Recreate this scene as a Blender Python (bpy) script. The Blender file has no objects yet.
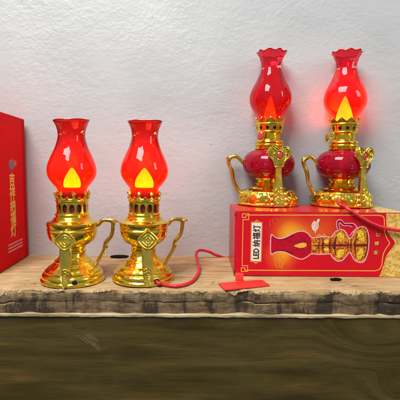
import bpy, bmesh, math, random
from math import sin, cos, pi, radians, tan, atan2, sqrt
from mathutils import Vector, Matrix, noise

random.seed(7)
sc = bpy.context.scene
COL = sc.collection

# ------------------------------------------------------------------ camera
CAM_H = 0.125
PITCH = radians(4.7)
ROLL = radians(0.3)
cam_data = bpy.data.cameras.new('camera')
cam = bpy.data.objects.new('camera', cam_data)
COL.objects.link(cam)
cam_data.sensor_width = 36.0
cam_data.lens = 36.0
cam_data.clip_start = 0.01
cam_data.clip_end = 50.0
cam.location = (0, 0, CAM_H)
CAM_R = Matrix.Rotation(pi / 2 - PITCH, 3, 'X') @ Matrix.Rotation(ROLL, 3, 'Z')
cam.rotation_euler = CAM_R.to_euler()
sc.camera = cam


def ray(px, py):
    return CAM_R @ Vector(((px - 200) / 400, (200 - py) / 400, -1.0))


def on_z(px, py, z=0.0):
    """the point of the horizontal plane z that the 400 px photograph shows at px, py"""
    d = ray(px, py)
    t = (z - CAM_H) / d.z
    return Vector((0, 0, CAM_H)) + d * t


def on_y(px, py, y):
    d = ray(px, py)
    return Vector((0, 0, CAM_H)) + d * (y / d.y)


# ------------------------------------------------------------------ world and lamps
world = bpy.data.worlds.new('World')
sc.world = world
world.use_nodes = True
nt = world.node_tree
bg = nt.nodes['Background']
tc = nt.nodes.new('ShaderNodeTexCoord')
sep = nt.nodes.new('ShaderNodeSeparateXYZ')
nt.links.new(tc.outputs['Generated'], sep.inputs[0])
nz = nt.nodes.new('ShaderNodeTexNoise')
nz.inputs['Scale'].default_value = 2.6
nz.inputs['Detail'].default_value = 3
nt.links.new(tc.outputs['Generated'], nz.inputs['Vector'])
m1 = nt.nodes.new('ShaderNodeMath'); m1.operation = 'MULTIPLY_ADD'
nt.links.new(nz.outputs['Fac'], m1.inputs[0]); m1.inputs[1].default_value = 0.7; m1.inputs[2].default_value = -0.35
m2 = nt.nodes.new('ShaderNodeMath'); m2.operation = 'MULTIPLY_ADD'
nt.links.new(sep.outputs['Z'], m2.inputs[0]); m2.inputs[1].default_value = 0.5; m2.inputs[2].default_value = 0.5
m3 = nt.nodes.new('ShaderNodeMath'); m3.operation = 'ADD'
m4 = nt.nodes.new('ShaderNodeMath'); m4.operation = 'MULTIPLY_ADD'      # brightness added on the unseen side behind the camera, lifts the gold reflections
nt.links.new(sep.outputs['Y'], m4.inputs[0]); m4.inputs[1].default_value = -0.20; nt.links.new(m2.outputs[0], m4.inputs[2])
nt.links.new(m1.outputs[0], m3.inputs[0]); nt.links.new(m4.outputs[0], m3.inputs[1])
wr = nt.nodes.new('ShaderNodeValToRGB')
nt.links.new(m3.outputs[0], wr.inputs[0])
e = wr.color_ramp.elements
e[0].position = 0.15; e[0].color = (0.085, 0.07, 0.055, 1)
e[1].position = 0.95; e[1].color = (0.92, 0.97, 1.0, 1)
k = e.new(0.42); k.color = (0.29, 0.27, 0.24, 1)
k = e.new(0.58); k.color = (0.58, 0.58, 0.57, 1)
k = e.new(0.75); k.color = (0.75, 0.78, 0.80, 1)
nt.links.new(wr.outputs[0], bg.inputs['Color'])
bg.inputs['Strength'].default_value = 0.42


def area(name, loc, target, sx, sy, power, color=(1, 1, 1)):
    l = bpy.data.lights.new(name, 'AREA')
    l.shape = 'RECTANGLE'; l.size = sx; l.size_y = sy; l.energy = power; l.color = color
    o = bpy.data.objects.new(name, l); COL.objects.link(o)
    o.location = loc
    o.rotation_euler = (Vector(target) - Vector(loc)).to_track_quat('-Z', 'Y').to_euler()
    return o


key = area('ceiling_light', (-0.30, -0.06, 0.98), (0.0, 0.44, 0.0), 0.55, 0.50, 10.8, (0.99, 0.99, 0.98))
key.data.spread = radians(140)
side = area('side_light', (0.95, -0.05, 0.55), (0.15, 0.5, 0.10), 0.20, 0.5, 1.3, (0.90, 0.96, 1.0))
side.data.spread = radians(120)

sc.view_settings.view_transform = 'Standard'
sc.view_settings.look = 'None'
sc.view_settings.exposure = 0.0
sc.view_settings.gamma = 1.0
sc.render.engine = 'CYCLES'
sc.cycles.max_bounces = 10
sc.cycles.transparent_max_bounces = 16
sc.cycles.transmission_bounces = 8
sc.cycles.glossy_bounces = 6
sc.cycles.sample_clamp_indirect = 6.0
sc.cycles.use_denoising = True
sc.cycles.caustics_reflective = False
sc.cycles.caustics_refractive = False


# ------------------------------------------------------------------ node helpers
def new_mat(name):
    m = bpy.data.materials.new(name)
    m.use_nodes = True
    n = m.node_tree
    b = n.nodes['Principled BSDF']
    return m, n, b


def N(n, typ, **kw):
    x = n.nodes.new(typ)
    for a, v in kw.items():
        if a.startswith('i_'):
            x.inputs[a[2:].replace('_', ' ')].default_value = v
        else:
            setattr(x, a, v)
    return x


def coords(n, scale=(1, 1, 1), out='Object', rot=(0, 0, 0)):
    t = N(n, 'ShaderNodeTexCoord')
    mp = N(n, 'ShaderNodeMapping')
    mp.inputs['Scale'].default_value = scale
    mp.inputs['Rotation'].default_value = rot
    n.links.new(t.outputs[out], mp.inputs['Vector'])
    return mp.outputs[0]


def noise_tex(n, vec, scale, detail=4, rough=0.55, dist=0.0):
    x = N(n, 'ShaderNodeTexNoise')
    x.inputs['Scale'].default_value = scale
    x.inputs['Detail'].default_value = detail
    x.inputs['Roughness'].default_value = rough
    x.inputs['Distortion'].default_value = dist
    n.links.new(vec, x.inputs['Vector'])
    return x.outputs['Fac']


def ramp(n, fac, stops, interp='LINEAR'):
    r = N(n, 'ShaderNodeValToRGB')
    r.color_ramp.interpolation = interp
    el = r.color_ramp.elements
    while len(el) < len(stops):
        el.new(0.5)
    for q, (p, c) in zip(el, stops):
        q.position = p
        q.color = (*c, 1) if len(c) == 3 else c
    n.links.new(fac, r.inputs[0])
    return r.outputs[0]


def mixc(n, a, b, fac, blend='MIX'):
    x = N(n, 'ShaderNodeMix', data_type='RGBA', blend_type=blend)
    for sock, v in ((x.inputs[0], fac), (x.inputs[6], a), (x.inputs[7], b)):
        if hasattr(v, 'links') or isinstance(v, bpy.types.NodeSocket):
            n.links.new(v, sock)
        else:
            sock.default_value = v if not isinstance(v, tuple) or len(v) == 4 else (*v, 1)
    return x.outputs[2]


def math_node(n, op, a, b=None):
    x = N(n, 'ShaderNodeMath', operation=op)
    for s, v in zip(x.inputs, (a, b)):
        if v is None:
            continue
        if isinstance(v, bpy.types.NodeSocket):
            n.links.new(v, s)
        else:
            s.default_value = v
    return x.outputs[0]


def bump(n, b, height, strength, dist):
    x = N(n, 'ShaderNodeBump')
    x.inputs['Strength'].default_value = strength
    x.inputs['Distance'].default_value = dist
    n.links.new(height, x.inputs['Height'])
    n.links.new(x.outputs[0], b.inputs['Normal'])
    return x


# ------------------------------------------------------------------ materials
def mat_gold(name, color=(0.96, 0.69, 0.07), rough=0.13, relief=0.0, relief_scale=260):
    m, n, b = new_mat(name)
    v = coords(n)
    big = noise_tex(n, v, 90, 2)
    fine = noise_tex(n, v, 900, 3)
    b.inputs['Metallic'].default_value = 1.0
    c = ramp(n, big, [(0.3, tuple(x * f for x, f in zip(color, (0.86, 0.80, 0.8)))), (0.7, color)])
    n.links.new(c, b.inputs['Base Color'])
    r = N(n, 'ShaderNodeMapRange')
    smear = noise_tex(n, coords(n, (1, 1, 0.6)), 55, 4, 0.7, 0.8)
    n.links.new(math_node(n, 'ADD', math_node(n, 'MULTIPLY', fine, 0.35), math_node(n, 'MULTIPLY', ramp(n, smear, [(0.45, (0, 0, 0)), (0.68, (1, 1, 1))]), 0.8)), r.inputs[0])
    r.inputs[3].default_value = rough * 0.7; r.inputs[4].default_value = rough * 2.3
    n.links.new(r.outputs[0], b.inputs['Roughness'])
    h = math_node(n, 'MULTIPLY', big, 0.6)
    if relief:
        vo = N(n, 'ShaderNodeTexVoronoi', feature='SMOOTH_F1')
        vo.inputs['Scale'].default_value = relief_scale
        n.links.new(v, vo.inputs['Vector'])
        h = math_node(n, 'ADD', h, math_node(n, 'MULTIPLY', vo.outputs['Distance'], relief))
    bump(n, b, h, 0.55, 0.0011)
    return m


GOLD = mat_gold('gold_plated_plastic')
GOLD_RELIEF = mat_gold('gold_relief', relief=1.1, relief_scale=240)
GOLD_FLANGE = mat_gold('gold_flange', relief=0.35, relief_scale=330)
GOLD_PALE = mat_gold('gold_pale_cast', color=(0.93, 0.72, 0.11), rough=0.16)
GOLD_OLD = mat_gold('gold_handle', color=(0.74, 0.50, 0.08), rough=0.20)


def mat_glass(name, tint, diffuse, tl, gloss_rough=0.03):
    """thin coloured plastic: clear tint, some light scattered in the wall, a clear coat on top"""
    m = bpy.data.materials.new(name); m.use_nodes = True
    n = m.node_tree; n.nodes.clear()
    out = N(n, 'ShaderNodeOutputMaterial')
    tr = N(n, 'ShaderNodeBsdfTransparent'); tr.inputs[0].default_value = (*tint, 1)
    tlb = N(n, 'ShaderNodeBsdfTranslucent'); tlb.inputs[0].default_value = (*diffuse, 1)
    dif = N(n, 'ShaderNodeBsdfDiffuse'); dif.inputs[0].default_value = (*diffuse, 1)
    mix0 = N(n, 'ShaderNodeMixShader'); mix0.inputs[0].default_value = 0.35
    n.links.new(tlb.outputs[0], mix0.inputs[1]); n.links.new(dif.outputs[0], mix0.inputs[2])
    mix1 = N(n, 'ShaderNodeMixShader')
    v = coords(n)
    cl = noise_tex(n, v, 120, 3)
    r = N(n, 'ShaderNodeMapRange'); n.links.new(cl, r.inputs[0])
    r.inputs[3].default_value = tl * 0.75; r.inputs[4].default_value = tl * 1.25
    n.links.new(r.outputs[0], mix1.inputs[0])
    n.links.new(tr.outputs[0], mix1.inputs[1]); n.links.new(mix0.outputs[0], mix1.inputs[2])
    gl = N(n, 'ShaderNodeBsdfGlossy'); gl.inputs['Roughness'].default_value = gloss_rough
    lw = N(n, 'ShaderNodeFresnel'); lw.inputs['IOR'].default_value = 1.42
    bp = N(n, 'ShaderNodeBump'); bp.inputs['Strength'].default_value = 0.35; bp.inputs['Distance'].default_value = 0.001
    n.links.new(noise_tex(n, v, 70, 2), bp.inputs['Height'])
    n.links.new(bp.outputs[0], gl.inputs['Normal']); n.links.new(bp.outputs[0], lw.inputs['Normal'])
    mix2 = N(n, 'ShaderNodeMixShader')
    n.links.new(lw.outputs[0], mix2.inputs[0]); n.links.new(mix1.outputs[0], mix2.inputs[1]); n.links.new(gl.outputs[0], mix2.inputs[2])
    n.links.new(mix2.outputs[0], out.inputs[0])
    return m


CHIMNEY_RED = mat_glass('scarlet_plastic', (0.95, 0.085, 0.05), (0.95, 0.018, 0.014), 0.46)
CHIMNEY_CRIMSON = mat_glass('crimson_plastic', (1.0, 0.065, 0.10), (1.0, 0.008, 0.036), 0.40, 0.02)
GLOBE_CRIMSON = mat_glass('crimson_globe_plastic', (1.0, 0.045, 0.12), (1.0, 0.010, 0.060), 0.72, 0.02)


def mat_emit(name, lo, hi, z0, z1, strength):
    m = bpy.data.materials.new(name); m.use_nodes = True
    n = m.node_tree; n.nodes.clear()
    out = N(n, 'ShaderNodeOutputMaterial'); em = N(n, 'ShaderNodeEmission')
    t = N(n, 'ShaderNodeTexCoord'); s = N(n, 'ShaderNodeSeparateXYZ')
    n.links.new(t.outputs['Object'], s.inputs[0])
    mr = N(n, 'ShaderNodeMapRange'); n.links.new(s.outputs['Z'], mr.inputs[0])
    mr.inputs[1].default_value = z0; mr.inputs[2].default_value = z1
    wv = noise_tex(n, coords(n, (1, 1, 0.5)), 190, 2, 0.5, 0.6)
    f = math_node(n, 'ADD', mr.outputs[0], math_node(n, 'MULTIPLY', math_node(n, 'SUBTRACT', wv, 0.5), 0.9))
    c = ramp(n, f, [(0.0, lo), (1.0, hi)])
    n.links.new(c, em.inputs[0]); em.inputs[1].default_value = strength
    n.links.new(em.outputs[0], out.inputs[0])
    return m


def mat_plain(name, color, rough=0.45, spec=0.5, var=0.12, scale=200, coat=0.0, bmp=0.0):
    m, n, b = new_mat(name)
    v = coords(n)
    f = noise_tex(n, v, scale, 4)
    c = ramp(n, f, [(0.3, tuple(x * (1 - var) for x in color)), (0.7, tuple(min(1, x * (1 + var)) for x in color))])
    n.links.new(c, b.inputs['Base Color'])
    b.inputs['Roughness'].default_value = rough
    b.inputs['Specular IOR Level'].default_value = spec
    b.inputs['Coat Weight'].default_value = coat
    b.inputs['Coat Roughness'].default_value = 0.12
    if bmp:
        bump(n, b, noise_tex(n, v, scale * 2, 3), bmp, 0.0006)
    return m


DARK = mat_plain('dark_socket', (0.012, 0.010, 0.010), 0.35)
WICK = mat_plain('dark_red_holder', (0.20, 0.012, 0.01), 0.4)
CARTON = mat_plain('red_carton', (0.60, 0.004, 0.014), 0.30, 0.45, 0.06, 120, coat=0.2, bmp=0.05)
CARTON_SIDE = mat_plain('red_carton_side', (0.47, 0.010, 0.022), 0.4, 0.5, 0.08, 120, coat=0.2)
CARTON_STANDING = mat_plain('red_carton_standing', (0.74, 0.005, 0.006), 0.6, 0.05, 0.06, 120)
PRINT_GOLD = mat_plain('print_gold', (0.80, 0.42, 0.05), 0.38, 0.2, 0.10, 500)
PRINT_ORANGE = mat_plain('print_orange', (0.70, 0.20, 0.02), 0.4, 0.2, 0.1, 500)
PRINT_YELLOW = mat_plain('print_yellow', (0.85, 0.58, 0.06), 0.4, 0.2, 0.06, 500)
PRINT_WHITE = mat_plain('print_white', (0.80, 0.72, 0.60), 0.4, 0.2, 0.05, 500)
PRINT_BLACK = mat_plain('print_black', (0.05, 0.015, 0.02), 0.4)
PRINT_PINK = mat_plain('print_pink', (0.78, 0.42, 0.44), 0.4, 0.2, 0.1, 500)
PRINT_CRIMSON = mat_plain('print_crimson', (0.46, 0.002, 0.018), 0.45, 0.22, 0.15, 160)
PRINT_MAROON = mat_plain('print_maroon', (0.16, 0.006, 0.03), 0.35, 0.2, 0.2, 300)
PRINT_BROWN = mat_plain('print_brown', (0.13, 0.020, 0.008), 0.45, 0.2, 0.5, 900)
PRINT_CREAM = mat_plain('print_cream', (0.74, 0.62, 0.50), 0.4, 0.2, 0.25, 700)
PRINT_DULL = mat_plain('print_dull_gold', (0.58, 0.13, 0.02), 0.4, 0.2, 0.3, 500)
PRINT_BLUE = mat_plain('print_blue', (0.10, 0.14, 0.32), 0.4, 0.2, 0.2, 500)
PRINT_DARKRED = mat_plain('print_dark_red', (0.50, 0.004, 0.008), 0.6, 0.05, 0.06, 300)
CABLE = mat_plain('red_cable_sheath', (0.62, 0.012, 0.03), 0.38, 0.5, 0.08, 300)
CARD = mat_plain('red_card', (0.80, 0.028, 0.02), 0.45, 0.4, 0.06, 200)
CHALK = mat_plain('chalk_mark', (0.16, 0.125, 0.06), 0.85, 0.2, 0.5, 900)
SCRAP_AND_SLOT = mat_plain('black_scrap_and_slot', (0.008, 0.007, 0.006), 0.85, 0.1)


def mat_damask():
    m, n, b = new_mat('print_damask')
    v = coords(n)
    vo = N(n, 'ShaderNodeTexVoronoi', feature='F1'); vo.inputs['Scale'].default_value = 330
    n.links.new(v, vo.inputs['Vector'])
    f = noise_tex(n, v, 420, 5, 0.75, 3.0)
    s = math_node(n, 'ADD', math_node(n, 'MULTIPLY', vo.outputs['Distance'], 0.30), math_node(n, 'MULTIPLY', f, 0.85))
    c = ramp(n, s, [(0.40, (0.40, 0.15, 0.012)), (0.54, (0.62, 0.35, 0.05)), (0.70, (0.82, 0.62, 0.20))])
    n.links.new(c, b.inputs['Base Color'])
    b.inputs['Roughness'].default_value = 0.4
    return m


DAMASK = mat_damask()


def mat_front_print():
    """crimson carton print with the orange halo printed behind the pictured lamp"""
    m, n, b = new_mat('print_red_halo')
    t = N(n, 'ShaderNodeTexCoord')
    col = None
    base = None
    for k, (cx, cz, r) in enumerate(((-0.034, 0.011, 0.030), (-0.044, -0.013, 0.024), (0.000, 0.014, 0.030))):
        mp = N(n, 'ShaderNodeMapping')
        mp.inputs['Location'].default_value = (-cx, 0, -cz)
        n.links.new(t.outputs['Object'], mp.inputs['Vector'])
        ln = N(n, 'ShaderNodeVectorMath', operation='LENGTH')
        n.links.new(mp.outputs[0], ln.inputs[0])
        mr = N(n, 'ShaderNodeMapRange', interpolation_type='SMOOTHSTEP'); n.links.new(ln.outputs['Value'], mr.inputs[0])
        mr.inputs[1].default_value = r; mr.inputs[2].default_value = 0.0
        w = math_node(n, 'MULTIPLY', mr.outputs[0], (1.0, 0.80, 0.45)[k])
        base = w if base is None else math_node(n, 'ADD', base, w)
    nzv = noise_tex(n, t.outputs['Object'], 90, 4)
    f = math_node(n, 'ADD', base, math_node(n, 'MULTIPLY', math_node(n, 'SUBTRACT', nzv, 0.5), 0.10))
    c = ramp(n, f, [(0.0, (0.60, 0.003, 0.016)), (0.40, (0.68, 0.07, 0.012)), (0.95, (0.84, 0.36, 0.02))])
    n.links.new(c, b.inputs['Base Color'])
    b.inputs['Roughness'].default_value = 0.45
    b.inputs['Specular IOR Level'].default_value = 0.22
    bump(n, b, noise_tex(n, t.outputs['Object'], 60, 3), 0.12, 0.002)
    return m


FRONT_PRINT = mat_front_print()


def mat_gold_picture():
    m, n, b = new_mat('print_gold_picture')
    v = coords(n, (1, 1, 1))
    f = noise_tex(n, v, 260, 4, 0.65, 1.2)
    c = ramp(n, f, [(0.34, (0.10, 0.012, 0.006)), (0.45, (0.50, 0.07, 0.010)), (0.56, (0.68, 0.22, 0.012)), (0.70, (0.84, 0.55, 0.03))])
    n.links.new(c, b.inputs['Base Color'])
    b.inputs['Roughness'].default_value = 0.35
    return m


GOLD_PICTURE = mat_gold_picture()


def mat_bright_picture():
    m, n, b = new_mat('print_bright_gold')
    f = noise_tex(n, coords(n), 330, 4, 0.7, 1.0)
    c = ramp(n, f, [(0.36, (0.40, 0.10, 0.008)), (0.46, (0.72, 0.40, 0.012)), (0.62, (0.88, 0.72, 0.05))])
    n.links.new(c, b.inputs['Base Color'])
    b.inputs['Roughness'].default_value = 0.4
    return m


BRIGHT_PICTURE = mat_bright_picture()


def mat_wall():
    m, n, b = new_mat('white_foam_wall')
    v = coords(n, (1, 1, 1.25))
    a = noise_tex(n, v, 95, 3, 0.5, 0.2)
    big = noise_tex(n, v, 7, 3)
    vo = N(n, 'ShaderNodeTexVoronoi', feature='SMOOTH_F1'); vo.inputs['Scale'].default_value = 230
    vo.inputs['Smoothness'].default_value = 0.8
    n.links.new(v, vo.inputs['Vector'])
    h = math_node(n, 'ADD', math_node(n, 'MULTIPLY', a, 0.75), math_node(n, 'MULTIPLY', vo.outputs['Distance'], -0.35))
    patch = ramp(n, noise_tex(n, v, 11, 3), [(0.35, (0.35, 0.35, 0.35)), (0.65, (1, 1, 1))])
    h = math_node(n, 'MULTIPLY', h, patch)
    # a few broad trowel marks and knocked-out beads
    h = math_node(n, 'ADD', h, math_node(n, 'MULTIPLY', noise_tex(n, coords(n, (1, 1, 3.0), rot=(0, 0.35, 0)), 16, 2), 0.55))
    knock = N(n, 'ShaderNodeTexVoronoi', feature='F1'); knock.inputs['Scale'].default_value = 62
    n.links.new(v, knock.inputs['Vector'])
    dent = math_node(n, 'MULTIPLY', ramp(n, knock.outputs['Distance'], [(0.10, (1, 1, 1)), (0.24, (0, 0, 0))]), ramp(n, noise_tex(n, v, 19, 2), [(0.60, (0, 0, 0)), (0.66, (1, 1, 1))]))
    h = math_node(n, 'SUBTRACT', h, math_node(n, 'MULTIPLY', dent, 0.14))
    bump(n, b, h, 0.45, 0.0018)
    c = ramp(n, big, [(0.30, (0.415, 0.430, 0.426)), (0.70, (0.495, 0.507, 0.502))])
    pit = N(n, 'ShaderNodeTexVoronoi', feature='F1'); pit.inputs['Scale'].default_value = 24
    n.links.new(v, pit.inputs['Vector'])
    pf = ramp(n, pit.outputs['Distance'], [(0.020, (1, 1, 1)), (0.045, (0, 0, 0))])
    c2 = mixc(n, c, (0.30, 0.27, 0.25), math_node(n, 'MULTIPLY', pf, 0.7))
    n.links.new(c2, b.inputs['Base Color'])
    b.inputs['Roughness'].default_value = 0.42
    b.inputs['Specular IOR Level'].default_value = 0.45
    return m


def mat_plank():
    m, n, b = new_mat('weathered_plank')
    v = coords(n, (1, 9, 9))
    g = noise_tex(n, v, 17, 6, 0.62, 0.7)
    g2 = noise_tex(n, coords(n, (3, 60, 60)), 30, 4, 0.6)
    blot = noise_tex(n, coords(n), 26, 4, 0.6)
    top = ramp(n, g, [(0.32, (0.20, 0.095, 0.035)), (0.41, (0.39, 0.235, 0.088)), (0.58, (0.55, 0.375, 0.165))])
    top = mixc(n, top, mixc(n, (0.26, 0.135, 0.05), (0.68, 0.48, 0.26), g2), 0.42)
    top = mixc(n, top, (0.68, 0.52, 0.31), ramp(n, blot, [(0.5, (0, 0, 0)), (0.7, (0.6, 0.6, 0.6))]))
    ck = noise_tex(n, coords(n, (1, 7, 7), rot=(0, 0, 0.04)), 9, 3, 0.5, 0.4)
    ck = math_node(n, 'ABSOLUTE', math_node(n, 'SUBTRACT', ck, 0.5))
    ckm = noise_tex(n, coords(n, (1, 1, 1)), 15, 2)
    ckf = math_node(n, 'MULTIPLY', ramp(n, ck, [(0.0, (1, 1, 1)), (0.016, (0, 0, 0))]), ramp(n, ckm, [(0.48, (0, 0, 0)), (0.58, (0.8, 0.8, 0.8))]))
    top = mixc(n, top, (0.09, 0.045, 0.018), ckf)
    # end face: grey weathered wood, with dark stains
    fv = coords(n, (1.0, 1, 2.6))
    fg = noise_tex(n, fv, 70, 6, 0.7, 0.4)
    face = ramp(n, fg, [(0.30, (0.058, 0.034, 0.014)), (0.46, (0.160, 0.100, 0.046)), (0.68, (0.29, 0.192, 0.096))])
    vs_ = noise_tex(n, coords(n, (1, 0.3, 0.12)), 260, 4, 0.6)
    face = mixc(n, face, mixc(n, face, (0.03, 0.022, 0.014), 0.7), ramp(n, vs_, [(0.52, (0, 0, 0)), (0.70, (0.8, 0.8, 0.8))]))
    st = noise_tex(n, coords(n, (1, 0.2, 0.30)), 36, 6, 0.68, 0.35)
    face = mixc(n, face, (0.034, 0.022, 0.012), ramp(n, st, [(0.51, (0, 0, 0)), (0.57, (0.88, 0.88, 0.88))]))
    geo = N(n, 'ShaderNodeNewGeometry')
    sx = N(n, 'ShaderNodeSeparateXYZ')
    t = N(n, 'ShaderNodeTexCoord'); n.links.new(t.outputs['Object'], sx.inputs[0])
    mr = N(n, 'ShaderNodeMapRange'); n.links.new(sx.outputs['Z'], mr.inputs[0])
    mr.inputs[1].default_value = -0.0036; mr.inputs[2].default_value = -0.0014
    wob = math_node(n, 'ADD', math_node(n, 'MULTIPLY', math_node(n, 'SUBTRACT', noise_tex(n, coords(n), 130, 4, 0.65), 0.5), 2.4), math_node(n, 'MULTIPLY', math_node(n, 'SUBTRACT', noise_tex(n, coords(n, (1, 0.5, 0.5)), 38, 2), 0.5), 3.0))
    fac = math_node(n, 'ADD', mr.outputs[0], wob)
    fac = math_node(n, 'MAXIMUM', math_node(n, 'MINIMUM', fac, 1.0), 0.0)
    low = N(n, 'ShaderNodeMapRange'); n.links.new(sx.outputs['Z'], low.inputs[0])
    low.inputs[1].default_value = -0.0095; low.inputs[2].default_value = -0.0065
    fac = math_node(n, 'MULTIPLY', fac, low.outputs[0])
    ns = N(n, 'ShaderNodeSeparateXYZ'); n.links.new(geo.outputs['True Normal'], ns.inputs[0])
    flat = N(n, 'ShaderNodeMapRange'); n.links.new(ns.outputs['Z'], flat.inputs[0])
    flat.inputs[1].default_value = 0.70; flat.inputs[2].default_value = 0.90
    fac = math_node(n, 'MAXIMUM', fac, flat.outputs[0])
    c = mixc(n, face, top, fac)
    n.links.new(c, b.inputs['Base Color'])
    b.inputs['Roughness'].default_value = 0.72
    b.inputs['Specular IOR Level'].default_value = 0.3
    h = math_node(n, 'ADD', g, math_node(n, 'MULTIPLY', g2, 0.5))
    h = math_node(n, 'ADD', h, math_node(n, 'MULTIPLY', fg, 0.9))
    h = math_node(n, 'ADD', h, math_node(n, 'MULTIPLY', noise_tex(n, coords(n, (0.5, 4, 4)), 420, 3, 0.7), 0.25))
    bump(n, b, h, 0.75, 0.0018)
    return m


def mat_ledge():
    m, n, b = new_mat('pale_batten')
    g = noise_tex(n, coords(n, (1, 8, 8)), 30, 5, 0.6)
    c = ramp(n, g, [(0.3, (0.22, 0.145, 0.065)), (0.5, (0.48, 0.36, 0.20)), (0.7, (0.66, 0.53, 0.33))])
    n.links.new(c, b.inputs['Base Color'])
    b.inputs['Roughness'].default_value = 0.6
    bump(n, b, g, 0.5, 0.001)
    return m


def mat_board():
    m, n, b = new_mat('dark_varnished_board')
    t = N(n, 'ShaderNodeTexCoord')
    # grain bends round three knots
    vec = t.outputs['Object']
    sx = N(n, 'ShaderNodeSeparateXYZ'); n.links.new(vec, sx.inputs[0])
    warp = None
    knots = None
    for (kx, kz, r) in ((0.185, -0.045, 0.045), (0.215, -0.105, 0.035)):
        mp = N(n, 'ShaderNodeMapping'); mp.inputs['Location'].default_value = (-kx, 0, -kz)
        n.links.new(vec, mp.inputs['Vector'])
        sc_ = N(n, 'ShaderNodeVectorMath', operation='MULTIPLY'); sc_.inputs[1].default_value = (0.55, 0.0, 1.0)
        n.links.new(mp.outputs[0], sc_.inputs[0])
        ln = N(n, 'ShaderNodeVectorMath', operation='LENGTH'); n.links.new(sc_.outputs[0], ln.inputs[0])
        mr = N(n, 'ShaderNodeMapRange', interpolation_type='SMOOTHSTEP'); n.links.new(ln.outputs['Value'], mr.inputs[0])
        mr.inputs[1].default_value = r; mr.inputs[2].default_value = 0.0
        warp = mr.outputs[0] if warp is None else math_node(n, 'ADD', warp, mr.outputs[0])
    zz = math_node(n, 'MULTIPLY', sx.outputs['Z'], 55.0)
    zz = math_node(n, 'ADD', zz, math_node(n, 'MULTIPLY', warp, 2.2))
    xx = math_node(n, 'MULTIPLY', sx.outputs['X'], 5.0)
    cb = N(n, 'ShaderNodeCombineXYZ'); n.links.new(xx, cb.inputs[0]); n.links.new(zz, cb.inputs[2])
    g = noise_tex(n, cb.outputs[0], 1.3, 6, 0.6, 0.5)
    g2 = noise_tex(n, cb.outputs[0], 11, 6, 0.75, 0.3)
    c = ramp(n, g, [(0.30, (0.038, 0.025, 0.006)), (0.48, (0.084, 0.059, 0.014)), (0.60, (0.115, 0.080, 0.020)), (0.70, (0.22, 0.105, 0.030))])
    c = mixc(n, c, (0.045, 0.030, 0.008), math_node(n, 'MULTIPLY', g2, 0.45))
    dust = noise_tex(n, coords(n, (1, 1, 1.6)), 16, 5, 0.65)
    c = mixc(n, c, (0.15, 0.11, 0.045), ramp(n, dust, [(0.52, (0, 0, 0)), (0.75, (0.3, 0.3, 0.3))]))
    pores = noise_tex(n, coords(n, (0.035, 1, 1)), 1300, 3, 0.6)
    c = mixc(n, c, (0.018, 0.012, 0.003), ramp(n, pores, [(0.52, (0, 0, 0)), (0.68, (0.42, 0.42, 0.42))]))
    b.inputs['Specular IOR Level'].default_value = 0.28
    n.links.new(c, b.inputs['Base Color'])
    r = N(n, 'ShaderNodeMapRange'); n.links.new(dust, r.inputs[0])
    r.inputs[3].default_value = 0.28; r.inputs[4].default_value = 0.55
    n.links.new(r.outputs[0], b.inputs['Roughness'])
    bump(n, b, math_node(n, 'ADD', g, math_node(n, 'MULTIPLY', g2, 0.4)), 0.15, 0.001)
    return m


WALL = mat_wall(); PLANK = mat_plank(); LEDGE = mat_ledge(); BOARD = mat_board()


# ------------------------------------------------------------------ mesh helpers (shapes given in cm)
CM = 0.01


SHAPE = {'knots': None, 'girth': 1.0}


def zmap(z):
    K = SHAPE['knots']
    if not K or z <= K[0][0]:
        return z
    for (a, b), (c, d) in zip(K, K[1:]):
        if z <= c:
            return b + (d - b) * (z - a) / (c - a)
    return z + K[-1][1] - K[-1][0]


def link(name, verts, faces, mat, parent=None, smooth=True, angle=38, scale=CM):
    if SHAPE['knots']:
        gk = SHAPE['girth']
        verts = [(v[0] * gk, v[1] * gk, zmap(v[2])) for v in verts]
    me = bpy.data.meshes.new(name)
    me.from_pydata([tuple(c * scale for c in v) for v in verts], [], faces)
    bm = bmesh.new(); bm.from_mesh(me)
    bmesh.ops.remove_doubles(bm, verts=bm.verts, dist=1e-6)
    bmesh.ops.recalc_face_normals(bm, faces=bm.faces)
    bm.to_mesh(me); bm.free()
    if smooth:
        me.polygons.foreach_set('use_smooth', [True] * len(me.polygons))
        me.set_sharp_from_angle(angle=radians(angle))
    me.materials.append(mat)
    o = bpy.data.objects.new(name, me)
    COL.objects.link(o)
    if parent is not None:
        o.parent = parent
    return o


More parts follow.
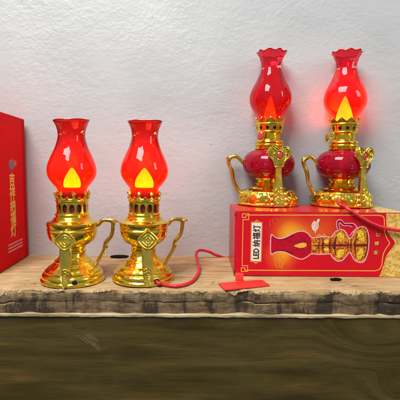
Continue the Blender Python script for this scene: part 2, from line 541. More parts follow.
class MB:
    def __init__(self):
        self.v = []; self.f = []

    def add(self, verts, faces):
        k = len(self.v)
        self.v += [tuple(p) for p in verts]
        self.f += [tuple(i + k for i in f) for f in faces]
        return self

    def lathe(self, prof, seg=72, rmod=None, zmod=None, cap_bottom=False, cap_top=False, center=(0, 0)):
        vs, fs = [], []
        for (r, z) in prof:
            for s in range(seg):
                a = 2 * pi * s / seg
                rr = r * (rmod(a, z) if rmod else 1)
                vs.append((center[0] + rr * cos(a), center[1] + rr * sin(a), z + (zmod(a, z) if zmod else 0)))
        n = len(prof)
        for i in range(n - 1):
            for s in range(seg):
                t = (s + 1) % seg
                fs.append((i * seg + s, i * seg + t, (i + 1) * seg + t, (i + 1) * seg + s))
        if cap_bottom:
            fs.append(tuple(range(seg))[::-1])
        if cap_top:
            fs.append(tuple(range((n - 1) * seg, n * seg)))
        return self.add(vs, fs)

    def tube(self, path, rad, seg=12, up=None, flat=1.0, sub=6, closed=False):
        """round or flattened bar along a smooth path; rad: number or list per point; flat scales the second axis"""
        P = [Vector(p) for p in path]
        if not isinstance(rad, (list, tuple)):
            rad = [rad] * len(P)
        pts, rs = spline(P, list(rad), sub, closed)
        n = len(pts)
        vs, fs = [], []
        prev = None
        for i in range(n):
            if closed:
                d = (pts[(i + 1) % n] - pts[i - 1]).normalized()
            else:
                d = (pts[min(i + 1, n - 1)] - pts[max(i - 1, 0)]).normalized()
            if up is not None:
                a = Vector(up)
            else:
                a = prev if prev is not None else (Vector((0, 0, 1)) if abs(d.z) < 0.9 else Vector((1, 0, 0)))
            a = (a - d * a.dot(d)).normalized()
            prev = a
            c = d.cross(a).normalized()
            for s in range(seg):
                t = 2 * pi * s / seg
                vs.append(pts[i] + a * (cos(t) * rs[i] * flat) + c * (sin(t) * rs[i]))
        for i in range(n if closed else n - 1):
            j = (i + 1) % n
            for s in range(seg):
                t = (s + 1) % seg
                fs.append((i * seg + s, i * seg + t, j * seg + t, j * seg + s))
        if not closed:
            fs.append(tuple(range(seg))[::-1]); fs.append(tuple(range((n - 1) * seg, n * seg)))
        return self.add(vs, fs)

    def prism(self, outline, t0, t1, place=lambda u, v, w: (u, v, w), bevel=0.0):
        """solid with the given outline (u, v) between w = t0 and t1 (front), its front edge rounded by bevel"""
        n = len(outline)
        cx = sum(p[0] for p in outline) / n; cy = sum(p[1] for p in outline) / n
        rings = [(0.0, t0), (0.0, t1 - bevel)]
        if bevel:
            rings += [(bevel * 0.3, t1 - bevel * 0.3), (bevel, t1)]
        vs = []
        for ins, w in rings:
            for (u, v) in outline:
                L = max(1e-6, sqrt((u - cx) ** 2 + (v - cy) ** 2)); q = max(0.0, 1 - ins / L)
                vs.append(place(cx + (u - cx) * q, cy + (v - cy) * q, w))
        fs = []
        for i in range(len(rings) - 1):
            for s in range(n):
                t = (s + 1) % n
                fs.append((i * n + s, i * n + t, (i + 1) * n + t, (i + 1) * n + s))
        fs.append(tuple(range(n))[::-1]); fs.append(tuple(range((len(rings) - 1) * n, len(rings) * n)))
        return self.add(vs, fs)

    def box(self, x0, x1, y0, y1, z0, z1):
        vs = [(x, y, z) for z in (z0, z1) for (x, y) in ((x0, y0), (x1, y0), (x1, y1), (x0, y1))]
        return self.add(vs, [(3, 2, 1, 0), (4, 5, 6, 7), (0, 1, 5, 4), (1, 2, 6, 5), (2, 3, 7, 6), (3, 0, 4, 7)])

    def build(self, name, mat, parent=None, smooth=True, angle=38, scale=CM):
        return link(name, self.v, self.f, mat, parent, smooth, angle, scale)


def spline(P, R, sub, closed=False):
    pts, rs = [], []
    n = len(P)
    rng = n if closed else n - 1
    for i in range(rng):
        g = (lambda k: P[k % n]) if closed else (lambda k: P[max(0, min(n - 1, k))])
        h = (lambda k: R[k % n]) if closed else (lambda k: R[max(0, min(n - 1, k))])
        p0, p1, p2, p3 = g(i - 1), g(i), g(i + 1), g(i + 2)
        for s in range(sub):
            t = s / sub
            pts.append(0.5 * ((2 * p1) + (p2 - p0) * t + (2 * p0 - 5 * p1 + 4 * p2 - p3) * t * t + (3 * p1 - p0 - 3 * p2 + p3) * t ** 3))
            rs.append(h(i) * (1 - t) + h(i + 1) * t)
    if not closed:
        pts.append(P[-1]); rs.append(R[-1])
    return pts, rs


def smooth_profile(prof, sub=5):
    """catmull-rom through (r, z) points"""
    P = [Vector((r, z, 0)) for r, z in prof]
    pts, _ = spline(P, [1] * len(P), sub)
    return [(max(0.0005, p.x), p.y) for p in pts]


def empty(name, loc, label, cat, group=None, rot=(0, 0, 0)):
    o = bpy.data.objects.new(name, None)
    COL.objects.link(o)
    o.empty_display_size = 0.03
    o.location = loc; o.rotation_euler = rot
    tag(o, label, cat, group)
    return o


def tag(o, label, cat, group=None, kind=None):
    o['label'] = label; o['category'] = cat
    if group: o['group'] = group
    if kind: o['kind'] = kind
    return o


def children(o):
    return [c for c in bpy.data.objects if c.parent == o]


def copy_tree(o, parent=None):
    c = o.copy(); COL.objects.link(c)
    if parent is not None:
        c.parent = parent
    for ch in children(o):
        copy_tree(ch, c)
    return c


def pol(r, a, z):
    """point at radius r; a = 0 faces the camera (-Y), positive towards +X"""
    return (r * sin(a), -r * cos(a), z)


# ------------------------------------------------------------------ wall, plank, ledge, board
Y_WALL = on_z(200, 256, 0).y
Y_FRONT = on_z(200, 291, 0).y


def build_wall():
    mb = MB()
    x0, x1, z0, z1, nx, nzz = -80, 80, -16, 60, 40, 24
    y = Y_WALL * 100
    vs, fs = [], []
    for j in range(nzz + 1):
        for i in range(nx + 1):
            x = x0 + (x1 - x0) * i / nx; z = z0 + (z1 - z0) * j / nzz
            vs.append((x, y + 0.12 * noise.noise(Vector((x * 0.08, z * 0.08, 3))), z))
    for j in range(nzz):
        for i in range(nx):
            a = j * (nx + 1) + i
            fs.append((a, a + 1, a + nx + 2, a + nx + 1))
    k = len(vs)
    mb.add(vs, fs)
    mb.box(x0, x1, y + 0.4, y + 3.0, z0, z1)
    o = mb.build('wall', WALL)
    tag(o, 'bumpy white foam board wall behind the lamps and boxes', 'wall', kind='structure')


build_wall()

THICK = 2.32


def build_plank():
    yb = Y_WALL * 100 + 0.12
    yf = Y_FRONT * 100
    x0, x1, dx = -42.0, 42.0, 0.14
    nx = int((x1 - x0) / dx)
    # rows: (kind, parameter)
    tops = [1 - (1 - i / 26) ** 1.7 for i in range(27)]
    down = [0.0, .12, .3, .6, .9, 1.06, 1.13, 1.18, 1.23, 1.32, 1.6, 1.9, 2.15, THICK]
    vs, fs = [], []
    scallops = [(-17.2, 0.6, .30), (-9.4, 0.9, .35), (-3.3, .5, .2), (4.3, 1.1, .55), (10.2, .5, .25), (14.0, .7, .35), (18.4, .4, .3)]

    def edge(x):
        e = 0.25 * noise.noise(Vector((x * 0.35, 1.7, 0))) + 0.16 * noise.noise(Vector((x * 1.1, 5.2, 0))) + 0.06 * noise.noise(Vector((x * 3.3, 9.2, 0)))
        for (sx, w, d) in scallops:
            e += d * math.exp(-((x - sx) / w) ** 2)
        return e

    def chip(x):
        """how far the broken top edge drops"""
        c = max(0.0, noise.noise(Vector((x * 0.42, 20.0, 0))) - 0.02) * 1.25
        c += max(0.0, noise.noise(Vector((x * 1.5, 31.0, 0))) - 0.12) * 0.55
        return min(c, 0.75)

    for i in range(nx + 1):
        x = x0 + dx * i
        e = edge(x); c = chip(x)
        yedge = yf + 0.04 + e * 0.6
        back = yb
        for t in tops:
            y = back + (yedge - back) * t
            dist = y - yedge
            z = 0.05 * noise.noise(Vector((x * 0.12, y * 0.6, 2))) * min(1, dist) + 0.025 * noise.noise(Vector((x * 0.5, y * 2.5, 8)))
            cw = 0.25 + 1.1 * c
            if dist < cw:
                z -= c * 0.55 * (1 - dist / cw) ** 1.5
            vs.append((x, y, z))
        ztop = vs[-1][2]
        for d in down[1:]:
            q = d / THICK
            z = ztop * (1 - q) - d + 0.05 * noise.noise(Vector((x * 0.25, 77, 1))) * sin(q * pi)
            y = yedge - 0.10 * min(1, d / 0.5) + 0.06 * noise.noise(Vector((x * 0.9, d * 1.3, 4))) + 0.04 * noise.noise(Vector((x * 3, d * 4, 14)))
            if 1.1 < d < 1.28:
                y += max(0.0, 0.05 + 0.14 * noise.noise(Vector((x * 0.22, 61, 4))))
            if d > 1.18:
                y += 0.14 * noise.noise(Vector((x * 0.5, 44, 4)))
            y += e * 0.25
            vs.append((x, y, z))
        vs.append((x, yb, -THICK))
    rows = len(tops) + len(down) - 1 + 1
    for i in range(nx):
        for j in range(rows - 1):
            a = i * rows + j
            fs.append((a, a + 1, a + rows + 1, a + rows))
        fs.append((i * rows + rows - 1, i * rows, (i + 1) * rows, (i + 1) * rows + rows - 1))
    mb = MB().add(vs, fs)
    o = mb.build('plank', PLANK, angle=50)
    tag(o, 'rough tan wooden plank shelf with a ragged grey front edge', 'plank', kind='structure')
    SPL = mat_plain('torn_wood', (0.40, 0.275, 0.140), 0.8, 0.2, 0.45, 330, bmp=0.8)
    rng = random.Random(21)
    spots = [(-15.4, 3.4), (-9.9, 1.8), (-6.4, 2.6), (-0.5, 2.6), (3.9, 2.0), (7.6, 3.2), (14.9, 3.4), (18.2, 2.2), (-19.6, 2.4)]
    top_y = lambda x: yf + 0.04 + edge(x) * 0.6
    for (cx, w) in spots:
        nu = 44; rowsn = 7
        L = rng.uniform(0.16, 0.38)
        v2, f2 = [], []
        for side in (0, 1):
            for i in range(nu + 1):
                t = i / nu
                x = cx + (t - 0.5) * w
                env = max(0.05, (4 * t * (1 - t)) ** 0.6)
                rag = env * (0.5 + 0.8 * noise.noise(Vector((x * 1.6, cx, 3))) + 0.6 * noise.noise(Vector((x * 5, cx, 8))) + 0.4 * noise.noise(Vector((x * 13, cx, 5))))
                for j in range(rowsn):
                    q = j / (rowsn - 1)
                    d = q * L * max(0.12, rag) * 1.25
                    c = chip(x)
                    y0 = top_y(x)
                    if j < 2:
                        p = (x, y0 + 0.30 - 0.26 * j + 0.0, 0.035 - c * 0.30 * j - (0.02 if side else 0))
                    else:
                        d = (q - 1 / (rowsn - 1)) * L * max(0.12, rag) * 1.5
                        p = (x + 0.15 * d * rng.uniform(-.1, .1), y0 - 0.045 - 0.10 * sin(min(1, d) * 2.0) + (0.035 if side else 0), 0.0 - c * 0.35 - d)
                    v2.append(p)
        off = (nu + 1) * rowsn
        for side in (0, 1):
            for i in range(nu):
                for j in range(rowsn - 1):
                    a = side * off + i * rowsn + j
                    f2.append((a, a + 1, a + rowsn + 1, a + rowsn))
        for i in range(nu):
            a = i * rowsn + rowsn - 1
            f2.append((a, a + rowsn, a + rowsn + off, a + off))
            a = i * rowsn
            f2.append((a, a + off, a + rowsn + off, a + rowsn))
        MB().add(v2, f2).build('splinter', SPL, o, angle=60)
    return edge


plank_edge = build_plank()


def build_ledge():
    yf = Y_FRONT * 100
    mb = MB()
    vs, fs = [], []
    x0, x1, dx = -42.0, 42.0, 0.35
    nx = int((x1 - x0) / dx)
    for i in range(nx + 1):
        x = x0 + dx * i
        w = 0.09 * noise.noise(Vector((x * .3, 2, 7))) + 0.06 * noise.noise(Vector((x * 1.4, 2, 7)))
        zt = -THICK - 0.012
        zf = -THICK - 0.03 - max(0, w) * 0.8
        f = yf - 0.30 + w
        zb = -THICK - 0.30 + 0.07 * noise.noise(Vector((x * .5, 8, 7))) + 0.05 * noise.noise(Vector((x * 1.9, 8, 7)))
        vs += [(x, yf + 10, zt), (x, f + 0.3, zt), (x, f + 0.05, zf), (x, f, zf - 0.05), (x, f + 0.02, zb), (x, yf + 10, zb)]
    for i in range(nx):
        for j in range(6):
            k = (j + 1) % 6
            fs.append((i * 6 + j, i * 6 + k, (i + 1) * 6 + k, (i + 1) * 6 + j))
    mb.add(vs, fs)
    o = mb.build('batten', LEDGE, angle=30)
    tag(o, 'thin pale wooden batten running under the grey plank edge', 'batten', kind='structure')


build_ledge()


def build_board():
    yf = Y_FRONT * 100
    mb = MB()
    mb.box(-42, 42, yf - 0.12, yf + 1.6, -24, -THICK - 0.342)
    o = mb.build('front_board', BOARD, angle=30)
    tag(o, 'dark varnished wooden board below the plank with a chalky scuff', 'board', kind='structure')
    ys = yf - 0.12
    # chalky scuff: a few hair-thin curved scratches
    s = MB()
    def P(px, py):
        p = on_y(px, py, ys / 100) * 100
        return (p.x, ys - 0.004, p.z)
    rng = random.Random(11)
    for q in range(26):
        t0, side_ = rng.uniform(0.0, 0.45), rng.uniform(-1, 1)
        path = []
        for m in range(6):
            t = t0 + m / 5 * rng.uniform(0.35, 0.55)
            # a swipe that runs down to the right and hooks back under itself
            x = 80 + 26 * t - 6 * max(0, t - 0.75) * 4 + side_ * (3.2 - 1.0 * t) + 1.5 * sin(2.2 * t + q)
            y = 330 + 22 * t - side_ * 3.0 + 1.0 * cos(3 * t + q)
            path.append(P(x, y))
        w = rng.choice((0.012, 0.018, 0.026, 0.05))
        s.tube(path, [0.004, w * .7, w, w, w * .6, 0.004], seg=6, up=(0, 1, 0), flat=0.12 if w < .04 else 0.05, sub=4)
    s.build('chalk_scuff', CHALK, o)


build_board()


# ------------------------------------------------------------------ text
def text_mesh(body, size):
    cu = bpy.data.curves.new('lettering', 'FONT')
    cu.body = body; cu.size = size; cu.align_x = 'CENTER'; cu.align_y = 'CENTER'
    cu.resolution_u = 3
    ob = bpy.data.objects.new('lettering_source', cu)
    COL.objects.link(ob)
    dg = bpy.context.evaluated_depsgraph_get()
    me = bpy.data.meshes.new_from_object(ob.evaluated_get(dg))
    bpy.data.objects.remove(ob)
    bpy.data.curves.remove(cu)
    vs = [(v.co.x, v.co.y) for v in me.vertices]
    fs = [tuple(p.vertices) for p in me.polygons]
    bpy.data.meshes.remove(me)
    xs = [p[0] for p in vs]; ys = [p[1] for p in vs]
    cx, cy = (min(xs) + max(xs)) / 2, (min(ys) + max(ys)) / 2
    return [(x - cx, y - cy) for x, y in vs], fs, max(xs) - min(xs), max(ys) - min(ys)


def put_text(mb, body, size, place, bold=0.0):
    vs, fs, w, h = text_mesh(body, size)
    for (ox, oy) in ([(0, 0)] if not bold else [(-bold, 0), (bold, 0), (0, bold), (0, -bold)]):
        k = 0.0 if not bold else 0.0004 * ([(-bold, 0), (bold, 0), (0, bold), (0, -bold)].index((ox, oy)) + 1)
        mb.add([place(x + ox, y + oy, k) for x, y in vs], fs)


# ------------------------------------------------------------------ lamp with the urn body (left pair)
def build_urn_lamp():
    root = empty('oil_lamp', (0, 0, 0), 'x', 'lamp')
    # base
    prof = [(3.30, 0.0), (3.40, 0.04), (3.43, 0.16), (3.40, 0.28), (3.30, 0.36), (3.26, 0.42), (3.28, 0.62), (3.22, 0.80), (3.08, 0.94), (2.94, 1.02), (2.97, 1.08),
            (2.96, 1.16), (2.84, 1.24), (2.70, 1.36), (2.60, 1.46), (2.40, 1.55), (2.20, 1.70), (1.98, 1.90), (1.92, 1.97), (1.94, 2.04), (1.88, 2.10), (1.66, 2.24), (1.46, 2.45),
            (1.34, 2.66), (1.30, 2.86), (1.36, 2.92), (1.42, 2.98), (1.42, 3.08), (1.34, 3.15), (1.27, 3.20), (1.27, 3.34)]

    def petals(a, z):
        if 1.2 < z < 1.95:
            return 1 + 0.016 * cos(18 * a) * sin((z - 1.2) / 0.75 * pi)
        return 1
    MB().lathe(prof, 108, rmod=petals, cap_bottom=True).build('base', GOLD_FLANGE, root)
    # urn
    prof = [(1.27, 3.33), (1.40, 3.40), (1.42, 3.48), (1.36, 3.54)]
    prof += smooth_profile([(1.36, 3.54), (1.72, 3.72), (2.16, 4.05), (2.46, 4.5), (2.60, 5.0), (2.62, 5.28)], 4)
    prof += [(2.66, 5.32), (2.70, 5.38), (2.66, 5.45), (2.62, 5.50), (2.62, 5.62), (2.66, 5.66), (2.70, 5.98), (2.70, 6.10), (2.62, 6.17), (2.30, 6.27), (2.16, 6.33), (2.05, 6.42), (1.98, 6.56), (1.92, 6.60)]

    def flutes(a, z):
        if 3.6 < z < 4.6:
            return 1 + 0.010 * cos(16 * a) * sin((z - 3.6) * pi)
        return 1
    MB().lathe(prof, 108, rmod=flutes).build('urn_body', GOLD, root)
    # burner gallery: rings and a band with oval openings
    g = MB()
    g.lathe([(1.92, 6.58), (1.94, 6.66), (1.88, 6.76), (1.74, 6.80), (1.72, 6.92), (1.80, 6.96), (1.84, 7.06), (1.80, 7.14), (1.70, 7.18), (1.66, 7.22)], 72)
    n, r, z0, z1, th = 14, 1.66, 7.20, 8.52, 0.10
    seg = 24
    for s in range(n):
        a0 = 2 * pi * s / n
        w = pi / n
        outer, inner = [], []
        for q in range(seg):
            t = 2 * pi * q / seg + pi / 4
            cx, cy = cos(t), sin(t)
            mxx = max(abs(cx), abs(cy))
            outer.append((cx / mxx * w, (z0 + z1) / 2 + cy / mxx * (z1 - z0) / 2))
            inner.append((cx * w * 0.70, 7.80 + math.copysign(abs(cy) ** 0.7, cy) * 0.46))
        vs = []
        for rr in (r, r - th):
            for L in (outer, inner):
                vs += [(rr * cos(a0 + u), rr * sin(a0 + u), v) for u, v in L]
        fs = []
        for q in range(seg):
            p = (q + 1) % seg
            fs.append((q, p, seg + p, seg + q))
            fs.append((2 * seg + q, 3 * seg + q, 3 * seg + p, 2 * seg + p))
            fs.append((seg + q, seg + p, 3 * seg + p, 3 * seg + q))
        g.add(vs, fs)
    g.lathe([(1.66, 8.50), (1.74, 8.53), (1.77, 8.60), (1.74, 8.68), (1.66, 8.72), (1.58, 8.72), (1.58, 8.50)], 72)
    g.build('burner_gallery', GOLD, root)
    # crown of finials round the chimney foot
    c = MB()
    c.lathe([(1.60, 8.70), (1.68, 8.71), (1.70, 8.80), (1.66, 8.88), (1.58, 8.88)], 72)
    for s in range(8):
        a = 2 * pi * (s + 0.42) / 8
        x, y = 1.66 * cos(a), 1.66 * sin(a)
        c.tube([(x, y, 8.8), (x, y, 9.05), (x * 1.02, y * 1.02, 9.22), (x * 1.03, y * 1.03, 9.36), (x * 1.02, y * 1.02, 9.56), (x * 1.0, y * 1.0, 9.72)],
               [0.19, 0.14, 0.13, 0.26, 0.17, 0.04], seg=8, sub=4)
        b = a + pi / 8
        c.tube([(1.65 * cos(b), 1.65 * sin(b), 8.82), (1.65 * cos(b), 1.65 * sin(b), 8.98), (1.64 * cos(b), 1.64 * sin(b), 9.08)], [0.16, 0.19, 0.05], seg=8, sub=3)
    c.build('crown', GOLD, root)
    MB().lathe([(1.42, 6.9), (1.42, 8.9), (1.0, 8.95), (1.0, 10.05), (0.0005, 10.08)], 40).build('wick_holder', WICK, root)
    # chimney
    prof = smooth_profile([(1.52, 8.75), (1.52, 9.4), (1.58, 9.95), (2.04, 10.60), (2.46, 11.35), (2.59, 12.15), (2.46, 12.95), (2.12, 13.85), (1.72, 14.80),
                           (1.46, 15.75), (1.42, 16.35), (1.52, 17.0), (1.72, 17.55), (1.90, 17.95)], 6)
    prof = prof + [(1.88, 18.0), (1.83, 17.96), (1.80, 17.88)]

    def lip(a, z):
        return 0.10 * sin(a * 1 + 0.8) * max(0, (z - 17.3) / 0.65) + 0.03 * sin(5 * a) * max(0, (z - 17.4) / 0.6)
    MB().lathe(prof, 84, zmod=lip).build('chimney', CHIMNEY_RED, root)
    # flame bulb
    fp = smooth_profile([(1.02, 10.12), (1.08, 10.4), (1.05, 10.8), (0.88, 11.3), (0.57, 11.85), (0.26, 12.3), (0.0, 12.52)], 5)
    fl = MB().lathe([(0.0005, 10.11)] + fp, 48).build('flame', FLAME_URN, root)
    # handle: kinked flat bar with a leaf at the bend
    h = MB()
    path = [(2.45, 5.70), (2.75, 5.82), (3.06, 6.18), (3.40, 6.36), (3.95, 6.34), (4.36, 6.14), (4.36, 5.65), (4.30, 5.05), (4.12, 4.55), (3.66, 3.95), (3.48, 3.60), (3.42, 3.1), (3.16, 2.62),
            (2.86, 2.2), (2.60, 1.75), (2.44, 1.40)]
    rads = [.16, .19, .21, .22, .24, .25, .22, .20, .22, .25, .19, .22, .19, .19, .18, .18]
    h.tube([(x, 0, z) for x, z in path], rads, seg=12, up=(0, 1, 0), flat=0.95)
    h.tube([(3.9, 0, 6.42), (4.3, 0, 6.36), (4.68, 0, 6.28), (5.0, 0, 6.12)], [.2, .22, .16, .05], seg=10, up=(0, 1, 0), flat=1.1)
    h.tube([(3.42, 0, 3.62), (3.66, 0, 3.42), (3.74, 0, 3.2)], [.16, .14, .05], seg=8, up=(0, 1, 0))
    h.build('handle', GOLD_OLD, root)
    # medallion and strap on the front
    def place(R0, z0, tilt):
        def f(u, v, w):
            return (u, -(R0 + w * cos(tilt) - v * sin(tilt)), z0 + v * cos(tilt) + w * sin(tilt))
        return f
    m = MB()
    pl = place(2.86, 4.55, radians(6))

    def diamond(s, n=48):
        out = []
        for q in range(n):
            t = 2 * pi * q / n
            p = 1.62
            rr = 1 / ((abs(cos(t)) ** p + abs(sin(t)) ** p) ** (1 / p))
            rr *= 1 + 0.035 * cos(4 * t)
            out.append((1.0 * s * rr * cos(t), 0.96 * s * rr * sin(t)))
        return out
    m.prism(diamond(1.0), -0.05, 0.14, pl, 0.08)
    m.tube([pl(u, v, 0.16) for u, v in diamond(0.93, 32)], 0.12, seg=8, sub=2, closed=True)
    m.tube([pl(u, v, 0.16) for u, v in diamond(0.60, 24)], 0.10, seg=8, sub=2, closed=True)
    m.tube([pl(0.24 * cos(2 * pi * q / 16), 0.32 * sin(2 * pi * q / 16), 0.17) for q in range(16)], 0.07, seg=8, sub=2, closed=True)
    med = m.build('medallion', GOLD_PALE, root)
    s = MB()
    rows = [(3.86, 0.50, 2.88), (3.4, 0.60, 2.92), (2.9, 0.62, 2.98), (2.2, 0.58, 3.06), (1.5, 0.53, 3.18), (0.95, 0.47, 3.32), (0.55, 0.36, 3.44), (0.22, 0.18, 3.52), (0.06, 0.05, 3.54)]
    vs, fs = [], []
    for (z, w, R) in rows:
        vs += [(-w, -R + 0.18, z), (-w, -R, z), (-w * 0.80, -R - 0.09, z), (-w * 0.66, -R - 0.035, z), (w * 0.66, -R - 0.035, z), (w * 0.80, -R - 0.09, z), (w, -R, z), (w, -R + 0.18, z)]
    for i in range(len(rows) - 1):
        for j in range(8):
            kk = (j + 1) % 8
            fs.append((i * 8 + j, i * 8 + kk, (i + 1) * 8 + kk, (i + 1) * 8 + j))
    fs.append(tuple(range(8))); fs.append(tuple(range((len(rows) - 1) * 8, len(rows) * 8))[::-1])
    s.add(vs, fs)
    strap = s.build('strap', GOLD_PALE, root, angle=28)
    e = MB()
    for k, (z, R) in enumerate(((1.62, 3.20), (1.35, 3.25))):
        e.tube([(0.26 * cos(2 * pi * q / 16), -R - 0.03, z + 0.16 * sin(2 * pi * q / 16)) for q in range(16)], 0.055, seg=6, sub=2, closed=True)
    e.tube([(-0.28, -3.29, 1.12), (0, -3.33, 1.0), (0.28, -3.29, 1.12)], 0.05, seg=6)
    e.tube([(-0.2, -3.33, .92), (0, -3.37, .78), (0.2, -3.33, .92)], 0.05, seg=6)
    e.build('strap_relief', GOLD_OLD, strap)
    # cable socket beside the strap
    a = radians(17)
    so = MB()
    so.lathe([(0.0005, 0.02), (0.24, 0.02), (0.27, 0.0), (0.27, -0.25)], 24)
    vs = []
    for (x, y, z) in so.v:
        p = Vector((0, 0, 0.52)) + Vector(pol(3.34, a, 0)) + Vector((cos(a), sin(a), 0)) * x + Vector((0, 0, 1)) * y + Vector((sin(a), -cos(a), 0)) * z
        vs.append(p)
    link('socket', vs, so.f, DARK, root)
    return root


FLAME_URN = mat_emit('flame_yellow', (36, 21, 0.2), (33, 11.5, 0.15), 0.102, 0.126, 1.0)
FLAME_GLOBE = mat_emit('flame_amber', (32, 22, 0.25), (30, 10, 0.2), 0.108, 0.143, 1.0)
FLAME_DIM = mat_emit('flame_dim', (5.5, 1.7, 0.05), (3.6, 0.35, 0.02), 0.106, 0.142, 1.0)


# ------------------------------------------------------------------ lamp with the red globe (right pair)
def build_globe_lamp():
    root = empty('globe_lamp', (0, 0, 0), 'x', 'lamp')
    # embossed base, eight shallow lobes
    WIDE = 1.04
    prof = [(3.50, 0.0), (3.62, 0.05), (3.64, 0.20), (3.54, 0.30), (3.44, 0.36), (3.46, 0.5), (3.48, 0.8), (3.42, 1.1), (3.32, 1.38), (3.16, 1.58), (3.10, 1.66), (3.08, 1.74), (2.9, 1.84), (2.5, 1.96),
            (2.16, 2.02), (2.10, 2.10), (2.0, 2.2), (1.84, 2.28)]
    prof2 = []
    for i in range(len(prof) - 1):
        for q in range(3):
            t = q / 3
            prof2.append((prof[i][0] * (1 - t) + prof[i + 1][0] * t, prof[i][1] * (1 - t) + prof[i + 1][1] * t))
    prof2.append(prof[-1])

    def lobes(a, z):
        k = WIDE + 0.030 * abs(cos(4 * a)) - 0.016
        if 0.36 < z < 1.6:
            q = (z - 0.36) / 1.24
            # flower bosses and leaves pressed into the side
            f = cos(8 * a + 0.4); f2 = cos(16 * a + 1.1) * cos(q * 2 * pi)
            k += 0.036 * max(0, f) * sin(q * pi) + 0.022 * f2 * sin(q * pi) + 0.010 * cos(32 * a) * sin(q * 3 * pi)
        if 1.8 < z < 2.0:
            k += 0.01 * cos(24 * a)
        return k
    MB().lathe(prof2, 192, rmod=lobes, cap_bottom=True).build('base', GOLD_RELIEF, root)
    nk = MB()
    nk.lathe([(1.86, 2.24), (1.88, 2.34), (1.80, 2.42), (1.62, 2.46), (1.54, 2.56), (1.62, 2.66), (1.66, 2.74), (1.58, 2.82), (1.44, 2.88), (1.40, 3.0), (1.48, 3.10), (1.58, 3.2), (1.62, 3.34), (1.56, 3.46), (1.3, 3.5)], 84)
    nk.build('neck', GOLD, root)
    # globe
    gp = smooth_profile([(1.38, 3.44), (2.05, 3.56), (2.72, 3.94), (3.08, 4.50), (3.18, 5.15), (3.08, 5.80), (2.72, 6.36), (2.1, 6.78), (1.45, 6.94)], 5)
    # with a scroll motif pressed into its wall
    r = MB().lathe(gp, 96)
    def on_globe(a, z):
        best = min(gp, key=lambda p: abs(p[1] - z))
        return pol(best[0] + 0.01, a, z)
    for a0 in (-0.50, 0.55, 1.6, 2.7, -1.55, -2.6):
        pts = []
        for q in range(15):
            t = q / 14 * 3.3 * pi
            rad = 0.08 + 0.62 * (1 - q / 14)
            pts.append(on_globe(a0 + rad * cos(t) / 3.1, 4.95 + rad * 0.75 * sin(t)))
        r.tube(pts, 0.045, seg=6, sub=3)
    r.build('globe', GLOBE_CRIMSON, root)
    # the dark stem seen through the globe
    MB().lathe([(0.75, 3.4), (0.55, 4.2), (0.55, 6.2), (0.75, 6.95)], 32).build('inner_stem', GOLD, root)
    c = MB()
    c.lathe([(1.46, 6.88), (1.74, 6.92), (1.80, 7.0), (1.80, 7.12), (1.72, 7.20), (1.66, 7.26), (1.72, 7.32), (1.80, 7.40), (1.80, 7.50), (1.74, 7.58), (1.68, 7.64), (1.74, 7.70), (1.79, 7.80), (1.76, 7.94), (1.62, 8.06),
             (1.40, 8.12), (1.32, 8.2), (1.32, 8.66), (1.40, 8.74)], 84)
    c.build('collar', GOLD, root)
    cup = MB()
    cup.lathe([(1.34, 8.70), (1.46, 8.76), (1.60, 8.92), (1.66, 9.0), (1.60, 9.06), (1.58, 9.12)], 84)
    n, z0, z1, th, seg = 12, 9.10, 9.86, 0.09, 20
    for s in range(n):
        a0 = 2 * pi * s / n; w = pi / n
        outer, inner = [], []
        for q in range(seg):
            t = 2 * pi * q / seg + pi / 4
            cx, cy = cos(t), sin(t); mm = max(abs(cx), abs(cy))
            outer.append((cx / mm * w, (z0 + z1) / 2 + cy / mm * (z1 - z0) / 2))
            inner.append((cx * w * 0.5, 9.46 + cy * 0.20))
        vs = []
        for off in (0, th):
            for L in (outer, inner):
                vs += [((1.58 + 0.14 * (v - z0) / (z1 - z0) - off) * cos(a0 + u), (1.58 + 0.14 * (v - z0) / (z1 - z0) - off) * sin(a0 + u), v) for u, v in L]
        fs = []
        for q in range(seg):
            p = (q + 1) % seg
            fs += [(q, p, seg + p, seg + q), (2 * seg + q, 3 * seg + q, 3 * seg + p, 2 * seg + p), (seg + q, seg + p, 3 * seg + p, 3 * seg + q)]
        cup.add(vs, fs)
    cup.build('burner_cup', GOLD, root)
    # crown: flared rim with a scalloped, pointed edge
    cr = MB()
    cr.lathe([(1.70, 9.84), (1.78, 9.86), (1.82, 9.94), (1.78, 10.02), (1.72, 10.06)], 84)
    nn = 120
    CK = 0.95
    vs, fs = [], []
    for s in range(nn):
        a = 2 * pi * s / nn
        k = abs(cos(5 * a))
        top = 10.28 + 0.42 * k ** 1.6
        for (rr, z) in ((1.72, 10.04), (1.78, (10.04 + top) / 2), (1.86, top), (1.78, top - 0.02), (1.70, (10.04 + top) / 2), (1.64, 10.04)):
            vs.append((CK * rr * cos(a), CK * rr * sin(a), z))
    for s in range(nn):
        t = (s + 1) % nn
        for j in range(5):
            fs.append((s * 6 + j, t * 6 + j, t * 6 + j + 1, s * 6 + j + 1))
    cr.add(vs, fs)
    for s in range(10):
        a = 2 * pi * s / 10
        cr.tube([(1.75 * cos(a), 1.75 * sin(a), 10.5), (1.78 * cos(a), 1.78 * sin(a), 10.66), (1.77 * cos(a), 1.77 * sin(a), 10.84)], [0.08, 0.12, 0.03], seg=8, sub=3)
    cr.build('crown', GOLD, root)
    MB().lathe([(1.30, 8.7), (1.36, 10.0), (0.0005, 10.04)], 40).build('wick_holder', WICK, root)
    # chimney with a fluted lip
    prof = smooth_profile([(1.42, 9.95), (1.42, 10.6), (1.56, 11.05), (2.02, 11.7), (2.42, 12.5), (2.55, 13.3), (2.45, 14.1), (2.12, 14.95), (1.68, 15.85), (1.34, 16.75), (1.22, 17.4),
                           (1.28, 18.1), (1.50, 18.75), (1.80, 19.25)], 6)
    prof = prof + [(1.79, 19.30), (1.73, 19.27), (1.69, 19.18)]

